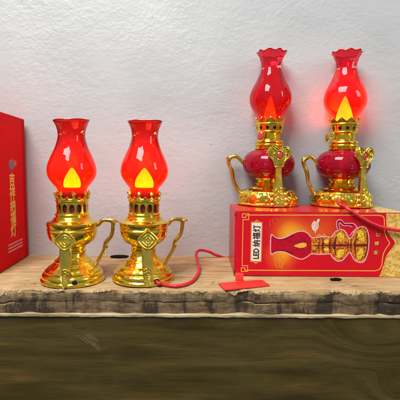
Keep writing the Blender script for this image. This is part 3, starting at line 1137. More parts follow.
    def rm(a, z):
        return 1 + 0.035 * cos(9 * a) * max(0, (z - 17.6) / 1.6) ** 1.3 + 0.006 * cos(9 * a)

    def zm(a, z):
        return 0.075 * cos(9 * a) * max(0, (z - 18.2) / 1.0)
    MB().lathe(prof, 126, rmod=rm, zmod=zm).build('chimney', CHIMNEY_CRIMSON, root)
    fp = smooth_profile([(0.92, 10.15), (1.00, 10.6), (0.96, 11.1), (0.80, 11.8), (0.58, 12.5), (0.34, 13.15), (0.18, 13.55), (0.0, 13.8)], 5)
    MB().lathe([(0.0005, 10.14)] + fp, 48).build('flame', FLAME_GLOBE, root)
    # handle, behind-left of the plaque
    h = MB()
    path = [(2.85, 5.15), (3.2, 5.28), (3.55, 5.70), (3.95, 6.02), (4.40, 6.05), (4.85, 5.78), (5.02, 5.45), (4.86, 4.9), (4.62, 4.35), (4.46, 3.7), (4.38, 3.1), (4.14, 2.45), (3.80, 1.85), (3.5, 1.4), (3.28, 1.1)]
    rads = [.15, .19, .22, .23, .24, .25, .25, .23, .25, .24, .22, .23, .23, .22, .2]
    ha = radians(-108)
    h.tube([pol(x, ha, z) for x, z in path], rads, seg=12, up=(-cos(ha), sin(ha), 0.0) if False else (cos(ha), sin(ha), 0), flat=1.0)
    h.tube([pol(4.55, ha, 6.0), pol(4.95, ha, 5.95), pol(5.28, ha, 5.72)], [.2, .2, .08], seg=10, up=(cos(ha), sin(ha), 0))
    h.build('handle', GOLD_OLD, root)
    # plaque: a cloud-head shape with a red stone, on a waisted strap
    R = 3.32
    def pl(u, v, w):
        return (u * 1.12, -(R + w), 6.02 + v * 1.12)
    half = [(0.0, 0.62), (0.18, 0.78), (0.42, 0.98), (0.72, 1.04), (1.02, 0.92), (1.22, 0.62), (1.24, 0.25), (1.06, -0.08), (0.80, -0.30), (0.62, -0.56), (0.50, -0.85), (0.40, -1.1)]
    outline = half + [(-u, v) for u, v in reversed(half[1:])]
    pts, _ = spline([Vector((u, v, 0)) for u, v in outline], [1] * len(outline), 3, True)
    p = MB()
    p.prism([(q.x, q.y) for q in pts], -0.12, 0.10, pl, 0.06)
    p.tube([pl(u * 0.95, v * 0.95, 0.12) for u, v in outline], 0.10, seg=8, sub=3, closed=True)
    for sgn in (-1, 1):
        pp = []
        for q in range(16):
            t = q / 15
            rad = 0.46 * (1 - 0.7 * t)
            ang = -0.9 + t * 2.6 * pi
            pp.append(pl(sgn * (0.68 + rad * cos(ang) * 0.85), 0.46 + rad * sin(ang), 0.16))
        p.tube(pp, [0.11] * 10 + [0.09] * 6, seg=8, sub=2)
    p.tube([pl(0.42 * cos(2 * pi * q / 20), 0.12 + 0.46 * sin(2 * pi * q / 20), 0.18) for q in range(20)], 0.09, seg=8, sub=2, closed=True)
    plaque = p.build('plaque', GOLD_PALE, root)
    st = MB()
    st.lathe([(0.36, 0.0), (0.34, 0.10), (0.24, 0.18), (0.0005, 0.22)], 10)
    vs = [pl(x, 0.12 + y * 1.15, 0.08 + z) for x, y, z in st.v]
    link('red_stone', vs, st.f, STONE, plaque, angle=20)
    s = MB()
    rows = [(5.05, 0.42, 3.32), (4.5, 0.38, 3.34), (3.9, 0.36, 3.36), (3.3, 0.42, 3.40), (2.7, 0.52, 3.46), (2.2, 0.60, 3.54), (1.7, 0.68, 3.62), (1.2, 0.74, 3.72), (0.7, 0.78, 3.80), (0.3, 0.72, 3.84), (0.08, 0.66, 3.84)]
    vs, fs = [], []
    for (z, w, RR) in rows:
        vs += [(-w, -RR + 0.34, z), (-w, -RR, z), (-w * 0.82, -RR - 0.10, z), (-w * 0.64, -RR - 0.03, z), (w * 0.64, -RR - 0.03, z), (w * 0.82, -RR - 0.10, z), (w, -RR, z), (w, -RR + 0.34, z)]
    for i in range(len(rows) - 1):
        for j in range(8):
            kk = (j + 1) % 8
            fs.append((i * 8 + j, i * 8 + kk, (i + 1) * 8 + kk, (i + 1) * 8 + j))
    fs.append(tuple(range(8))); fs.append(tuple(range((len(rows) - 1) * 8, len(rows) * 8))[::-1])
    s.add(vs, fs)
    for (zc, ww) in ((1.35, 0.42), (0.72, 0.46), (2.0, 0.32)):
        s.tube([(ww * cos(2 * pi * q / 16), -3.72 - 0.12 * (2.0 - zc) / 1.3 - 0.02, zc + 0.26 * sin(2 * pi * q / 16)) for q in range(16)], 0.075, seg=8, sub=2, closed=True)
    for sg in (-1, 1):
        for (zc, xx, RR) in ((0.32, 0.86, 3.62), (0.9, 0.9, 3.56), (1.5, 0.86, 3.42)):
            s.lathe([(0.0005, zc - 0.3), (0.22, zc - 0.2), (0.30, zc), (0.22, zc + 0.2), (0.0005, zc + 0.3)], 14, center=(sg * xx, -RR))
    s.build('strap', GOLD_PALE, root, angle=28)
    # cable socket
    a = radians(-46)
    so = MB()
    so.lathe([(0.0005, 0.02), (0.27, 0.02), (0.30, 0.04), (0.30, -0.3)], 24)
    ring = MB()
    ring.tube([(0.34 * cos(2 * pi * q / 20), 0.34 * sin(2 * pi * q / 20), 0.03) for q in range(20)], 0.08, seg=8, sub=2, closed=True)

    def seat(p):
        x, y, z = p
        return Vector((0, 0, 1.0)) + Vector(pol(3.58, a, 0)) + Vector((cos(a), sin(a), 0)) * x + Vector((0, 0, 1)) * y + Vector((sin(a), -cos(a), 0)) * z
    sock = link('socket', [seat(p) for p in so.v], so.f, DARK, root)
    link('socket_ring', [seat(p) for p in ring.v], ring.f, GOLD, sock)
    # wick knob
    k = MB()
    k.tube([(0, -1.2, 8.45), (0, -2.1, 8.45)], 0.10, seg=10)
    k.tube([(0, -1.9, 8.45), (0, -2.0, 8.45)], 0.17, seg=10)
    kn = MB()
    kn.tube([(0, -2.02, 8.45), (0, -2.10, 8.45), (0, -2.22, 8.45), (0, -2.30, 8.45)], [0.30, 0.40, 0.40, 0.30], seg=24, up=(0, 0, 1), flat=1.25)
    stem = k.build('knob_stem', GOLD, root)
    kn.build('wick_knob', GOLD, stem)
    return root


STONE = mat_plain('red_stone', (0.55, 0.05, 0.03), 0.15, 0.6, 0.2, 400, coat=0.5)

GROUP_URN = 'gold urn shaped oil lamps standing on the plank'
GROUP_GLOBE = 'red globed oil lamps standing on the box'

URN_KNOTS = [(0, 0), (1.2, 1.24), (3.2, 3.50), (5.3, 5.56), (6.2, 6.48), (7.8, 8.0), (8.7, 8.88), (9.7, 9.85), (12.15, 12.0), (15.9, 15.5), (18.0, 17.40)]
SHAPE['knots'] = URN_KNOTS
urn = build_urn_lamp()
SHAPE['knots'] = None
urn2 = copy_tree(urn)
p = on_z(73.3, 279.6, 0.0004)
urn.location = (p.x, p.y, 0.0006); urn.rotation_euler = (0, radians(0.5), radians(3))
p2 = on_z(143.3, 278.7, 0.0004)
urn2.location = (p2.x, p2.y, 0.0006); urn2.rotation_euler = (0, radians(1.0), radians(16))
tag(urn, 'gold lamp with red chimney nearest the standing box, empty dark socket in its base', 'lamp', GROUP_URN)
tag(urn2, 'gold urn lamp with red chimney and a red cord leaving its base', 'lamp', GROUP_URN)

# ------------------------------------------------------------------ the lying carton
BOX_H, BOX_L, BOX_D = 7.48, 19.6, 8.9
corner = on_z(234, 276.4, 0.0)          # front bottom left corner
box_root = empty('lamp_box', (corner.x, corner.y, 0.0008), 'red and gold lamp box lying on its side under the two globe lamps', 'box', rot=(0, radians(0.35), radians(-0.2)))
PXC = 11.38 / 100                       # cm of the face per photograph pixel


def fu(px):
    return (px - 234) * PXC


def fv(py, px=300):
    # the photographed front face leans 0.7 degrees
    return (277.0 + (px - 310) * 0.016 - py) * PXC * 1.0 + 0.02


def build_carton(root, L, D, H, mat, name='carton'):
    bm = bmesh.new()
    bmesh.ops.create_cube(bm, size=1)
    for v in bm.verts:
        v.co = Vector(((v.co.x + .5) * L, (v.co.y + .5) * D, (v.co.z + .5) * H)) * CM
    bmesh.ops.bevel(bm, geom=list(bm.edges), offset=0.0007, segments=2, affect='EDGES')
    me = bpy.data.meshes.new(name); bm.to_mesh(me); bm.free()
    me.polygons.foreach_set('use_smooth', [True] * len(me.polygons))
    me.set_sharp_from_angle(angle=radians(50))
    me.materials.append(mat)
    o = bpy.data.objects.new(name, me); COL.objects.link(o); o.parent = root
    return o


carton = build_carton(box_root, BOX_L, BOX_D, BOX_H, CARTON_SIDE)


def F(u, v, k):
    """front face of the lying carton: cm along, cm up, layer k of print"""
    return (u, -0.004 - 0.004 * k, v)


def poly(mb, pts, k=1, frame=F):
    n = len(pts)
    mb.add([frame(u, v, k) for u, v in pts], [tuple(range(n))])


def strip(mb, pts, w, k=1, closed=False, frame=F):
    """a printed line of width w (cm) along points"""
    n = len(pts)
    P = [Vector((u, v)) for u, v in pts]
    L, Rr = [], []
    for i in range(n):
        a = P[i - 1] if (i > 0 or closed) else P[i]
        b = P[(i + 1) % n] if (i < n - 1 or closed) else P[i]
        d1 = (P[i] - a).normalized() if (P[i] - a).length > 1e-9 else (b - P[i]).normalized()
        d2 = (b - P[i]).normalized() if (b - P[i]).length > 1e-9 else d1
        nn = Vector((-(d1 + d2).y, (d1 + d2).x))
        nn = nn.normalized() if nn.length > 1e-6 else Vector((-d1.y, d1.x))
        q = max(0.45, nn.dot(Vector((-d1.y, d1.x))))
        L.append(P[i] + nn * (w / 2 / q)); Rr.append(P[i] - nn * (w / 2 / q))
    for i in range(n if closed else n - 1):
        j = (i + 1) % n
        mb.add([frame(L[i].x, L[i].y, k), frame(L[j].x, L[j].y, k), frame(Rr[j].x, Rr[j].y, k), frame(Rr[i].x, Rr[i].y, k)], [(0, 1, 2, 3)])


def px_path(pts, sub=5, closed=False):
    P = [Vector((fu(x), fv(y, x), 0)) for x, y in pts]
    q, _ = spline(P, [1] * len(P), sub, closed)
    return [(a.x, a.y) for a in q]


# front panel
o = link('printed_panel', [(-BOX_L / 2 + .08, 0, -BOX_H / 2 + .08), (BOX_L / 2 - .08, 0, -BOX_H / 2 + .08), (BOX_L / 2 - .08, 0, BOX_H / 2 - .08), (-BOX_L / 2 + .08, 0, BOX_H / 2 - .08)], [(0, 1, 2, 3)], FRONT_PRINT, carton, smooth=False)
o.location = Vector((BOX_L / 2, -0.004, BOX_H / 2)) * CM

# damask end
mb = MB()
R0 = BOX_L - 0.08
bound = px_path([(384.5, 212.6), (384.8, 222), (386.2, 231), (390, 237), (394.5, 243), (390.5, 250), (386.6, 256), (384.6, 264), (382.6, 271), (380.5, 277.2)], 4)
k = len(bound)
poly(mb, [(R0, BOX_H - 0.08)] + [(u, min(BOX_H - .08, max(.08, v))) for u, v in bound] + [(R0, 0.08)], 1)
mb.build('damask_end', DAMASK, carton, smooth=False)

# gold border line with fret corners
mb = MB()
top = 214.3; bot = 270.3
line = [(247, top)] + [(300, top + .3), (350, top + .6), (377, top + 0.8)]
right = [(377, top + .8), (381.5, 216.5), (382.8, 221), (383, 228), (384, 233), (386.2, 238.5), (389, 243.4), (386.2, 248), (383.8, 253), (382.8, 259), (382.4, 265), (380.4, 269.6), (376, 271.4)]
lb = [(376, 271.4), (350, 271.2), (300, 270.8), (247, bot)]
strip(mb, [(fu(x), fv(y, x)) for x, y in line], 0.10, 2)
strip(mb, px_path(right, 5), 0.10, 2)
strip(mb, [(fu(x), fv(y, x)) for x, y in lb], 0.10, 2)
strip(mb, [(fu(x), fv(y, x)) for x, y in [(242, 221), (242, 240), (242, 264)]], 0.085, 2)
for (yy, sg) in ((top, 1), (bot, -1)):
    q = [(242, yy + 6.8 * sg), (242, yy + 4.6 * sg), (247.6, yy + 4.6 * sg), (247.6, yy - 1.2 * sg), (241.2, yy - 1.2 * sg), (241.2, yy + 2.4 * sg), (244.8, yy + 2.4 * sg), (244.8, yy)]
    strip(mb, [(fu(x), fv(y, x)) for x, y in q], 0.085, 2)
    strip(mb, [(fu(x), fv(y, x)) for x, y in [(244.8, yy), (248, yy)]], 0.085, 3)
mb.build('gold_border', PRINT_GOLD, carton, smooth=False)

# white label with lettering read from below
mb = MB()
x0, x1, y0, y1 = 250.8, 260.6, 222.8, 261.6
poly(mb, [(fu(x0), fv(y1)), (fu(x1), fv(y1)), (fu(x1), fv(y0)), (fu(x0), fv(y0))], 2)
lab = mb.build('name_label', PRINT_WHITE, carton, smooth=False)
mb = MB()
strip(mb, [(fu(x), fv(y)) for x, y in ((x0 - .5, y0 - .5), (x1 + .5, y0 - .5), (x1 + .5, y1 + .5), (x0 - .5, y1 + .5))], 0.10, 1.5, True)
for (yy, sg) in ((y0, -1), (y1, 1)):
    poly(mb, [(fu(x), fv(y)) for x, y in ((252, yy + .9 * sg), (259.4, yy + .9 * sg), (257.2, yy + 2.0 * sg), (255.7, yy + 3.4 * sg), (254.2, yy + 2.0 * sg))], 1.5)
mb.build('label_trim', PRINT_ORANGE, lab, smooth=False)
mb = MB()
cu_, cv_ = fu((x0 + x1) / 2 + .1), fv((y0 + y1) / 2)
put_text(mb, 'LED', 0.80, lambda x, y, k: F(cu_ - y * 1.12, cv_ - 1.36 + x * 0.90, 3 + k * 8), 0.034)
for i, ch in enumerate('纳福灯'):
    put_text(mb, ch, 0.84, lambda x, y, k, i=i: F(cu_ - y * 1.10, cv_ - 0.18 + 0.86 * i + x * 0.98, 3 + k * 8), 0.026)
mb.build('lettering', PRINT_BLACK, lab, smooth=False)

# three small gilt characters near the damask end
mb = MB()
for i, ch in enumerate('纳福灯'):
    px, py = ((375.6, 252.8), (376.2, 243.6), (377, 234.6))[i]
    a, b = fu(px), fv(py, px)
    poly(mb, [(a - .22, b - .28), (a + .22, b - .28), (a + .22, b + .28), (a - .22, b + .28)], 1)
tiles = mb.build('gilt_tiles', PRINT_MAROON, carton, smooth=False)
mb = MB()
for i, ch in enumerate('纳福灯'):
    px, py = ((375.6, 252.8), (376.2, 243.6), (377, 234.6))[i]
    a, b = fu(px), fv(py, px)
    put_text(mb, ch, 0.50, lambda x, y, k, a=a, b=b: F(a - y, b + x, 2 + k * 8), 0.012)
mb.build('gilt_lettering', PRINT_GOLD, tiles, smooth=False)

# printed picture of a lamp lying on its side
chim = [(270.6, 234.2), (274.5, 237.0), (279.5, 238.2), (285, 236.8), (291, 233.6), (297, 231.2), (302, 230.8), (307, 233), (310.5, 237), (315, 237.2), (320, 236.6), (326, 236.4), (330.5, 236.8), (333.5, 232.5), (338.5, 229.2),
        (343.5, 230.5), (347, 235.5), (349, 238.5), (351.5, 236.5), (353.5, 231), (357, 227.5), (362.5, 226.4), (366, 229.5), (368, 237), (368.4, 245), (367.4, 254), (364.6, 261.5), (360, 262.8), (355, 260.5), (351.8, 255.5), (349.5, 252.5),
        (346.5, 256), (342.5, 260.6), (337.5, 261.2), (333, 258), (330, 254), (325, 254.2), (319, 254.4), (311, 254), (307, 257), (301.5, 259.2), (296, 257.6), (290, 254.6), (284.5, 252), (279, 251.4), (274.5, 252.2), (270.8, 254), (270, 244)]
out = px_path(chim, 4, True)
mb = MB()
strip(mb, out, 0.11, 2, True)
hp = [(337.5, 230), (335.5, 225.5), (336, 220.5), (339.5, 219.5), (343, 222.8), (348, 223), (352.5, 223.5), (355.5, 227), (354, 229.5), (351, 232.5), (349.2, 236)]
strip(mb, px_path(hp, 5), 0.09, 2)
strip(mb, px_path([(339.2, 229), (337.8, 225.5), (338.2, 222.4), (342.2, 225.2), (347.5, 225.4), (351, 226.6)], 5), 0.07, 2.4)
strip(mb, px_path([(316, 236.5), (318.5, 234.4), (321, 236), (323.5, 234.2), (325, 236.2)], 4), 0.07, 2.4)
pic_line = mb.build('picture_outline', PRINT_PINK, carton, smooth=False)
mb = MB()
strip(mb, px_path([(338.2, 229.5), (336.7, 225.2), (337.0, 221.2), (340.0, 221.0), (343, 224), (348, 224.2), (353, 225.2)], 5), 0.14, 2.2)
mb.build('pictured_handle', PRINT_MAROON, pic_line, smooth=False)
red = px_path([(271, 235), (274.5, 237.5), (279.5, 238.7), (285, 237.4), (291, 234.2), (297, 231.8), (302, 231.4), (306.6, 233.5), (310.6, 238), (310.6, 253.2), (306.6, 256.4), (301.5, 258.5), (296, 257), (290, 254), (284.5, 251.5), (279, 251), (274.5, 251.8), (271.4, 253), (270.6, 244)], 4, True)
mb = MB(); poly(mb, red, 1.3)
pc = mb.build('pictured_chimney', PRINT_CRIMSON, carton, smooth=False)
mb = MB()
for pts in ([(272, 236), (276, 238.6), (281, 239.4), (287, 238), (293, 235)], [(272, 252), (276, 250.6), (281, 250.2), (287, 251.2), (292, 253.4)]):
    strip(mb, px_path(pts, 5), 0.12, 2.0)
for (ax, ay, bx, by) in ((294.5, 241, 297, 243.2), (297.5, 239.5, 299.5, 242), (301, 239.2, 302, 242), (304.5, 240, 304.2, 242.6), (295.5, 249.5, 298, 247.2), (299, 250.6, 300.4, 248), (302.5, 250.6, 302.8, 248), (293, 245, 296, 245)):
    strip(mb, [(fu(ax), fv(ay, ax)), (fu(bx), fv(by, bx))], 0.09, 2.0)
mb.build('pictured_shading', PRINT_MAROON, pc, smooth=False)
mb = MB()
poly(mb, px_path([(293.5, 245.6), (298, 243.4), (303, 242.4), (306, 243.6), (305.6, 246.4), (301, 247.8), (297, 247.2)], 4, True), 2.2)
mb.build('pictured_flame', PRINT_GOLD, pc, smooth=False)
body = px_path([(310.9, 238), (315, 237.7), (320, 237.2), (326, 237), (330.8, 237.4), (333.8, 233.1), (338.5, 229.8), (343.2, 231.1), (346.8, 236), (349, 239.2), (351.9, 237), (354, 231.6), (357.2, 228.1), (362.3, 227), (365.4, 230), (367.4, 237.2), (367.8, 245), (366.8, 253.8),
                (364.2, 260.9), (360, 262.2), (355.4, 259.9), (352.2, 255), (349.5, 251.8), (346.2, 255.4), (342.2, 260), (337.5, 260.6), (333.4, 257.4), (330.4, 253.4), (325, 253.6), (319, 253.8), (311, 253.4)], 4, True)
mb = MB(); poly(mb, body, 1.3)
pb = mb.build('pictured_body', GOLD_PICTURE, carton, smooth=False)
mb = MB()
for (a, b, c, d) in ((313.5, 244.7, 331, 246.0), (331, 244.2, 346, 246.4), (346, 244.6, 352, 246.0), (353, 244.0, 367.5, 246.6)):
    poly(mb, [(fu(a), fv(d, a)), (fu(c), fv(d, c)), (fu(c), fv(b, c)), (fu(a), fv(b, a))], 2)
for (x, h, w) in ((318.5, 8, .10), (322.5, 7.5, .16), (329.5, 8, .16), (334.3, 9, .22), (347.6, 6, .12), (350.6, 7, .12), (354.8, 12, .12)):
    bow = 1.6 if h > 8.5 else 0.5
    for sg in (-1, 1):
        strip(mb, px_path([(x + bow, 245.4 + sg * h), (x + bow * .35, 245.4 + sg * h * .66), (x, 245.4 + sg * h * .36)], 4), w * .62, 2.2)
        strip(mb, px_path([(x, 245.4 + sg * h * .42), (x - .1, 245.4 + sg * h * .2), (x, 245.4)], 4), w * 1.5, 2.5)
strip(mb, px_path([(365.6, 232), (367, 238), (367.2, 245), (366.6, 252), (364.6, 258)], 4), 0.16, 2.4)
mb.build('pictured_dark_bands', PRINT_BROWN, pb, smooth=False)
mb = MB()
for pts in ([(336.5, 233.5), (340, 232.6), (343, 235), (344, 239), (341, 241), (337.5, 239.5)], [(336.5, 256.8), (340, 257.6), (343, 255), (344, 251), (341, 249.4), (337.5, 250.6)],
            [(357, 231), (361, 230), (363, 234), (363.6, 241), (359.6, 241.8), (357.4, 237)], [(357, 258.4), (361, 259.2), (362.6, 255), (363.4, 249), (359.6, 248.6), (357.4, 253)],
            [(324, 239.6), (328, 239.6), (328, 242.4), (324, 242.4)], [(324, 251), (328, 251), (328, 248), (324, 248)]):
    poly(mb, px_path(pts, 4, True), 2.6)
mb.build('pictured_highlights', BRIGHT_PICTURE, pb, smooth=False)
# little clouds
def cloud(pts_list, mat, name, w):
    mb = MB()
    for pts, fill in pts_list:
        if fill:
            poly(mb, px_path(pts, 4, True), 1.6)
        else:
            strip(mb, px_path(pts, 5), w, 1.9)
    return mb.build(name, mat, carton, smooth=False)


cloud([([(311.2, 222.5), (313, 220.5), (315, 221.5), (316.5, 218.6), (318.6, 219.4), (317.2, 222.5), (317.6, 226.5), (316.2, 229.6), (314.8, 232), (315.2, 235), (314, 231.6), (311.4, 229), (310.4, 225.4)], True)], PRINT_CREAM, 'cream_cloud', .08)
cloud([([(311.6, 226), (313, 223.4), (315, 224.4), (314.6, 227), (313, 227)], False), ([(315.4, 221.6), (316.4, 224.4), (315.8, 228.6), (314, 231)], False)], PRINT_DULL, 'cloud_lines', .05)
cloud([([(278.6, 253.6), (276.8, 258), (275, 262), (276.6, 266.6), (280.4, 267.6), (282.6, 264.6), (281, 261.4), (278.6, 263)], False), ([(281.4, 254.5), (280.6, 258), (283, 261), (283.2, 265), (281.4, 268.4)], False),
       ([(279.2, 268), (279.6, 264.6), (277.8, 262.2)], False)], PRINT_ORANGE, 'orange_cloud', .10)
cloud([([(273.2, 223), (271, 220.4), (273.6, 217.8), (277, 219.2), (277.2, 222.4), (274.6, 222.6)], False), ([(269.6, 226), (268.4, 222), (270, 219)], False), ([(278.6, 226.5), (281, 223), (280, 219)], False)], PRINT_DULL, 'faint_cloud', .06)
# top face: gold edging and damask end
def T(u, v, k):
    return (u, v, BOX_H + 0.004 + 0.004 * k)


mb = MB()
o = MB().add([T(.08, .08, 0), T(BOX_L - .08, .08, 0), T(BOX_L - .08, BOX_D - .08, 0), T(.08, BOX_D - .08, 0)], [(0, 1, 2, 3)]).build('top_print', CARTON, carton, smooth=False)
poly(mb, [(BOX_L - 3.4, .08), (BOX_L - .08, .08), (BOX_L - .08, BOX_D - .08), (BOX_L - 3.4, BOX_D - .08), (BOX_L - 2.6, BOX_D * .7), (BOX_L - 2.0, BOX_D / 2), (BOX_L - 2.6, BOX_D * .3)], 1, T)
mb.build('top_damask', DAMASK, carton, smooth=False)
# left end face: faint lettering and dark tuck slots at the corners
def E(u, v, k):
    return (-0.004 - 0.004 * k, BOX_D - u, v)


mb = MB()
for i, ch in enumerate('吉祥纳福灯'):
    put_text(mb, ch, 1.05, lambda x, y, k, i=i: E(BOX_D / 2 + x * 1.3, 5.8 - i * 1.12 + y, 1 + k * 8), 0.02)
mb.build('end_lettering', PRINT_DULL, carton, smooth=False)
for v in (0.42, BOX_H - 0.42):
    MB().box(-0.03, 0.10, -0.014, 0.35, v - 0.15, v + 0.15).build('tuck_slot', PRINT_BLACK, carton, smooth=False)

# ------------------------------------------------------------------ globe lamps on the carton
top_z = BOX_H * CM + 0.0008
GLOBE_KNOTS = [(0, 0), (2.0, 2.16), (5.15, 5.36), (7.0, 7.36), (8.1, 8.55), (10.2, 10.88), (13.3, 13.86), (19.3, 19.85)]
GIRTH = 1.07
SHAPE['knots'], SHAPE['girth'] = GLOBE_KNOTS, GIRTH
g1 = build_globe_lamp()
SHAPE['knots'], SHAPE['girth'] = None, 1.0
q1 = on_z(267.5, 204.4, top_z)
q2 = on_z(340.8, 205.0, top_z)
g2 = copy_tree(g1)
zt = lambda x: top_z + 0.0003 - (x - corner.x) * tan(radians(0.35))
g1.location = (q1.x, q1.y, zt(q1.x)); g1.rotation_euler = (0, radians(0.6), radians(11))
g2.location = (q2.x, q2.y, zt(q2.x)); g2.rotation_euler = (0, radians(0.5), radians(25))
tag(g1, 'red globed lamp on the box with a dim unlit looking flame and open socket', 'lamp', GROUP_GLOBE)
tag(g2, 'red globed lamp on the box with a bright yellow flame and red cord', 'lamp', GROUP_GLOBE)
for lamp, k in ((urn, 0.83), (urn2, 0.94)):
    for ch in children(lamp):
        if ch.name.startswith('flame'):
            ch.scale = (k, k, 1.0)
for ch in children(g1):
    if ch.name.startswith('flame'):
        ch.data = ch.data.copy(); ch.data.materials[0] = FLAME_DIM; ch.scale = (0.78, 0.78, 1.0)
    if ch.name.startswith('knob_stem'):
        ch.rotation_euler = (0, 0, radians(-50))
for ch in children(g2):
    if ch.name.startswith('knob_stem'):
        ch.rotation_euler = (0, 0, radians(-108))
for ch in children(g1):
    for cc in children(ch):
        if cc.name.startswith('wick_knob'):
            cc.data = cc.data.copy(); cc.data.materials[0] = STONE

# ------------------------------------------------------------------ the standing carton at the left edge
SB_H, SB_W, SB_T = 18.75, 9.8, 7.4
c_far = on_z(29.0, 255.8, 0.0)
c_near = on_z(10.6, 267.2, 0.0)
ang = atan2((c_far - c_near).y, (c_far - c_near).x)        # direction of the printed face, near -> far
sb = empty('standing_box', (c_far.x, c_far.y - 0.002, 0.0008), 'tall red lamp box standing at the left edge with gold characters', 'box', rot=(0, 0, ang))
# local frame: +x runs to the far edge, printed face looks to -y
bm = bmesh.new(); bmesh.ops.create_cube(bm, size=1)
for v in bm.verts:
    v.co = Vector(((v.co.x - .5) * SB_W, (v.co.y + .5) * SB_T, (v.co.z + .5) * SB_H)) * CM
bmesh.ops.bevel(bm, geom=list(bm.edges), offset=0.0007, segments=2, affect='EDGES')
me = bpy.data.meshes.new('carton'); bm.to_mesh(me); bm.free()
me.polygons.foreach_set('use_smooth', [True] * len(me.polygons)); me.set_sharp_from_angle(angle=radians(50))
me.materials.append(CARTON_STANDING)
sc_ = bpy.data.objects.new('carton', me); COL.objects.link(sc_); sc_.parent = sb


def G(u, v, k):
    return (u - SB_W, -0.004 - 0.004 * k, v)


mb = MB()
poly(mb, [(SB_W - 1.1, .08), (SB_W - .08, .08), (SB_W - .08, SB_H - .08), (SB_W - 1.1, SB_H - .08)], 0, G)
mb.build('dark_edge_band', PRINT_DARKRED, sc_, smooth=False)
mb = MB()
for i, ch in enumerate('吉祥纳福灯'):
    put_text(mb, ch, 1.72, lambda x, y, k, i=i: G(4.95 + x * 1.05, 10.75 - i * 1.60 + y, 1 + k * 8), 0.065)
mb.build('gold_lettering', PRINT_YELLOW, sc_, smooth=False)
mb = MB()
poly(mb, [(5.0 + .95 * cos(2 * pi * q / 24), 12.6 + .72 * sin(2 * pi * q / 24)) for q in range(24)], 1, G)
em = mb.build('emblem', PRINT_BLUE, sc_, smooth=False)
mb = MB()
strip(mb, [(5.0 + (.25 + .03 * q) * cos(q * .55), 12.6 + (.18 + .025 * q) * sin(q * .55)) for q in range(18)], 0.16, 2, frame=G)
poly(mb, [(5.7, 12.3), (6.6, 12.6), (6.5, 13.2), (5.8, 13.1)], 2, G)
mb.build('emblem_swirl', PRINT_DULL, em, smooth=False)
mb = MB()
random.seed(3)
for row in range(3):
    u = 3.2
    while u < 7.6:
        w = random.uniform(.25, .6)
        poly(mb, [(u, 2.6 - row * .42), (u + w, 2.6 - row * .42), (u + w, 2.82 - row * .42), (u, 2.82 - row * .42)], 1, G)
        u += w + .14
mb.build('fine_print', PRINT_PINK, sc_, smooth=False)

# ------------------------------------------------------------------ cords
def world_of(root, local_cm):
    return root.matrix_basis @ (Vector(local_cm) * CM)


bpy.context.view_layer.update()
a = radians(17)
s0 = world_of(urn2, Vector(pol(3.2, a, 0.50)))
s1 = world_of(urn2, Vector(pol(3.75, a, 0.42)))
pts = [s0, s1]
for (px, py, z) in ((163, 284.2, .0026), (175, 286.0, .0024), (186, 284.2, .0024), (193.5, 280, .0024), (198, 273, .003), (198.6, 266, .006)):
    pts.append(on_z(px, py, z))
for (px, py, y) in ((197.2, 259, .522), (196.2, 253.5, .532), (199.5, 250.2, .538), (207.5, 251.3, .542), (217, 255.2, .546), (227, 258.0, .5485)):
    pts.append(on_y(px, py, y))
pts += [Vector((0.055, 0.5515, 0.004)), Vector((0.12, 0.5525, 0.0035)), Vector((0.21, 0.5525, 0.003)), Vector((0.30, 0.55, 0.003))]
def slack(points, amount):
    """a cord never lies quite smooth: small kinks along it"""
    q, _ = spline(points, [1] * len(points), 4)
    return [p * 100 + (Vector() if i < 5 or i > len(q) - 3 else Vector((amount * noise.noise(Vector((i * .37, 1, 4))), amount * noise.noise(Vector((i * .37, 7, 2))), 0))) for i, p in enumerate(q)]


mb = MB().tube(slack(pts, 0.14), 0.18, seg=12, sub=3)
o = mb.build('power_cord', CABLE)
tag(o, 'red cord looping from the urn lamp across the plank behind the box', 'cord', 'red power cords')

a = radians(-46)
s0 = world_of(g2, Vector(pol(3.3 * GIRTH, a, 1.08)))
s1 = world_of(g2, Vector(pol(3.95 * GIRTH, a, 1.06)))
yf = corner.y
pts = [s0, s1, on_y(338.5, 203.2, yf + .007), on_y(345.5, 207.6, yf + .001), on_y(352, 211.5, yf - .0035), on_y(361, 217.3, yf - .0040), on_y(371, 222.8, yf - .0042), on_y(382, 227.2, yf - .0045), on_y(394, 229.8, yf - .005),
       on_y(405, 231.5, yf - .006), on_y(416, 238, yf - .004), on_y(421, 252, yf + .002), on_z(424, 268, .0028), on_z(432, 268, .0026), on_z(446, 266, .0026)]
mb = MB().tube(slack(pts, 0.07), 0.19, seg=12, sub=3)
o = mb.build('power_cord', CABLE)
tag(o, 'red cord hanging from the globe lamp over the box front', 'cord', 'red power cords')

# ------------------------------------------------------------------ red card with a tab, black scrap under the box
cp = [on_z(x, y, .0022) * 100 for x, y in ((218.2, 283.0), (225.2, 289.4), (270, 284.6), (262, 279.6))]
ctr = sum(cp, Vector()) / 4
card = empty('card', (ctr * CM).xy.to_3d() + Vector((0, 0, 0.0009)), 'flat red plastic card with a small raised tab before the lying box', 'card')
outl = [((p - ctr).x, (p - ctr).y) for p in cp]
rp = []
for i in range(4):
    A, B, C = Vector(outl[i - 1]), Vector(outl[i]), Vector(outl[(i + 1) % 4])
    rp += [tuple(B + (A - B).normalized() * .12), tuple(B + (A - B).normalized() * .03 + (C - B).normalized() * .03), tuple(B + (C - B).normalized() * .12)]
mb = MB().prism(rp, 0.0, 0.13, lambda u, v, w: (u, v, w + 0.02 * sin(u * 1.6)), 0.03)
mb.build('sheet', CARD, card)
tl = on_z(235.4, 280.6, .002) * 100 - ctr
tr = on_z(243.2, 280.2, .002) * 100 - ctr
mb = MB()
yt = tl.y - 0.10
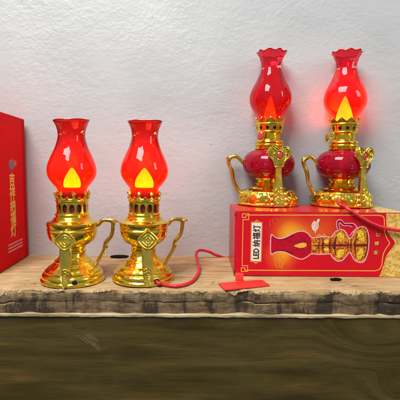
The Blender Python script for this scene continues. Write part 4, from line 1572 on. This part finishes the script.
mb.prism([(tl.x, 0.02), (tr.x, 0.02), (tr.x, .74), (tr.x - .08, .82), (tl.x + .08, .82), (tl.x, .74)], -0.12, 0.0, lambda u, v, w: (u, yt + 0.30 * v - w, v + .10), 0.02)
mb.prism([(tl.x - .02, 0.0), (tr.x + .02, 0.0), (tr.x + .02, .14), (tl.x - .02, .14)], -0.22, 0.04, lambda u, v, w: (u, yt - w, v + .10), 0.02)
mb.build('tab', CARD, card)

sp = on_z(335.5, 280.0, 0.001)
mb = MB()
rng = random.Random(4)
vs, fs = [], []
for j, (rr, z) in enumerate(((0.34, 0.0), (0.42, .1), (0.34, .22), (0.14, .28))):
    for s in range(14):
        t = 2 * pi * s / 14
        w = rr * (1 + .25 * rng.uniform(-1, 1))
        vs.append((w * 1.5 * cos(t), w * .55 * sin(t), z + .04 * rng.uniform(-1, 1)))
for j in range(3):
    for s in range(14):
        t = (s + 1) % 14
        fs.append((j * 14 + s, j * 14 + t, (j + 1) * 14 + t, (j + 1) * 14 + s))
fs.append(tuple(range(42, 56))); fs.append(tuple(range(14))[::-1])
mb.add(vs, fs)
o = mb.build('scrap', SCRAP_AND_SLOT)
o.location = (sp.x, min(sp.y, corner.y - 0.0025), 0.0006)
tag(o, 'small black scrap lying against the foot of the lying box', 'scrap')

ctr = on_z(119.5, 257.6, 0.0)
rng = random.Random(9)
vs, fs = [], []
for j, (rr, z) in enumerate(((0.96, 0.0), (1.0, .08), (0.97, .16), (0.80, .21))):
    for q in range(28):
        t = 2 * pi * q / 28
        w = rr * (1 + .07 * noise.noise(Vector((cos(t) * 1.6, sin(t) * 1.6, 5))))
        vs.append((1.32 * w * cos(t), 0.62 * w * sin(t), z + .015 * noise.noise(Vector((cos(t) * 3, sin(t) * 3, j)))))
for j in range(3):
    for q in range(28):
        t = (q + 1) % 28
        fs.append((j * 28 + q, j * 28 + t, (j + 1) * 28 + t, (j + 1) * 28 + q))
fs.append(tuple(range(84, 112))); fs.append(tuple(range(28))[::-1])
o = MB().add(vs, fs).build('dark_slot_plate', SCRAP_AND_SLOT)  # flat black piece added to give the darkness of a slot in the plank
o.location = (ctr.x, min(ctr.y, Y_WALL - 0.0085), 0.0008)
tag(o, 'black oval plate standing in for a dark slot in the plank at the wall behind the urn lamps', 'slot')
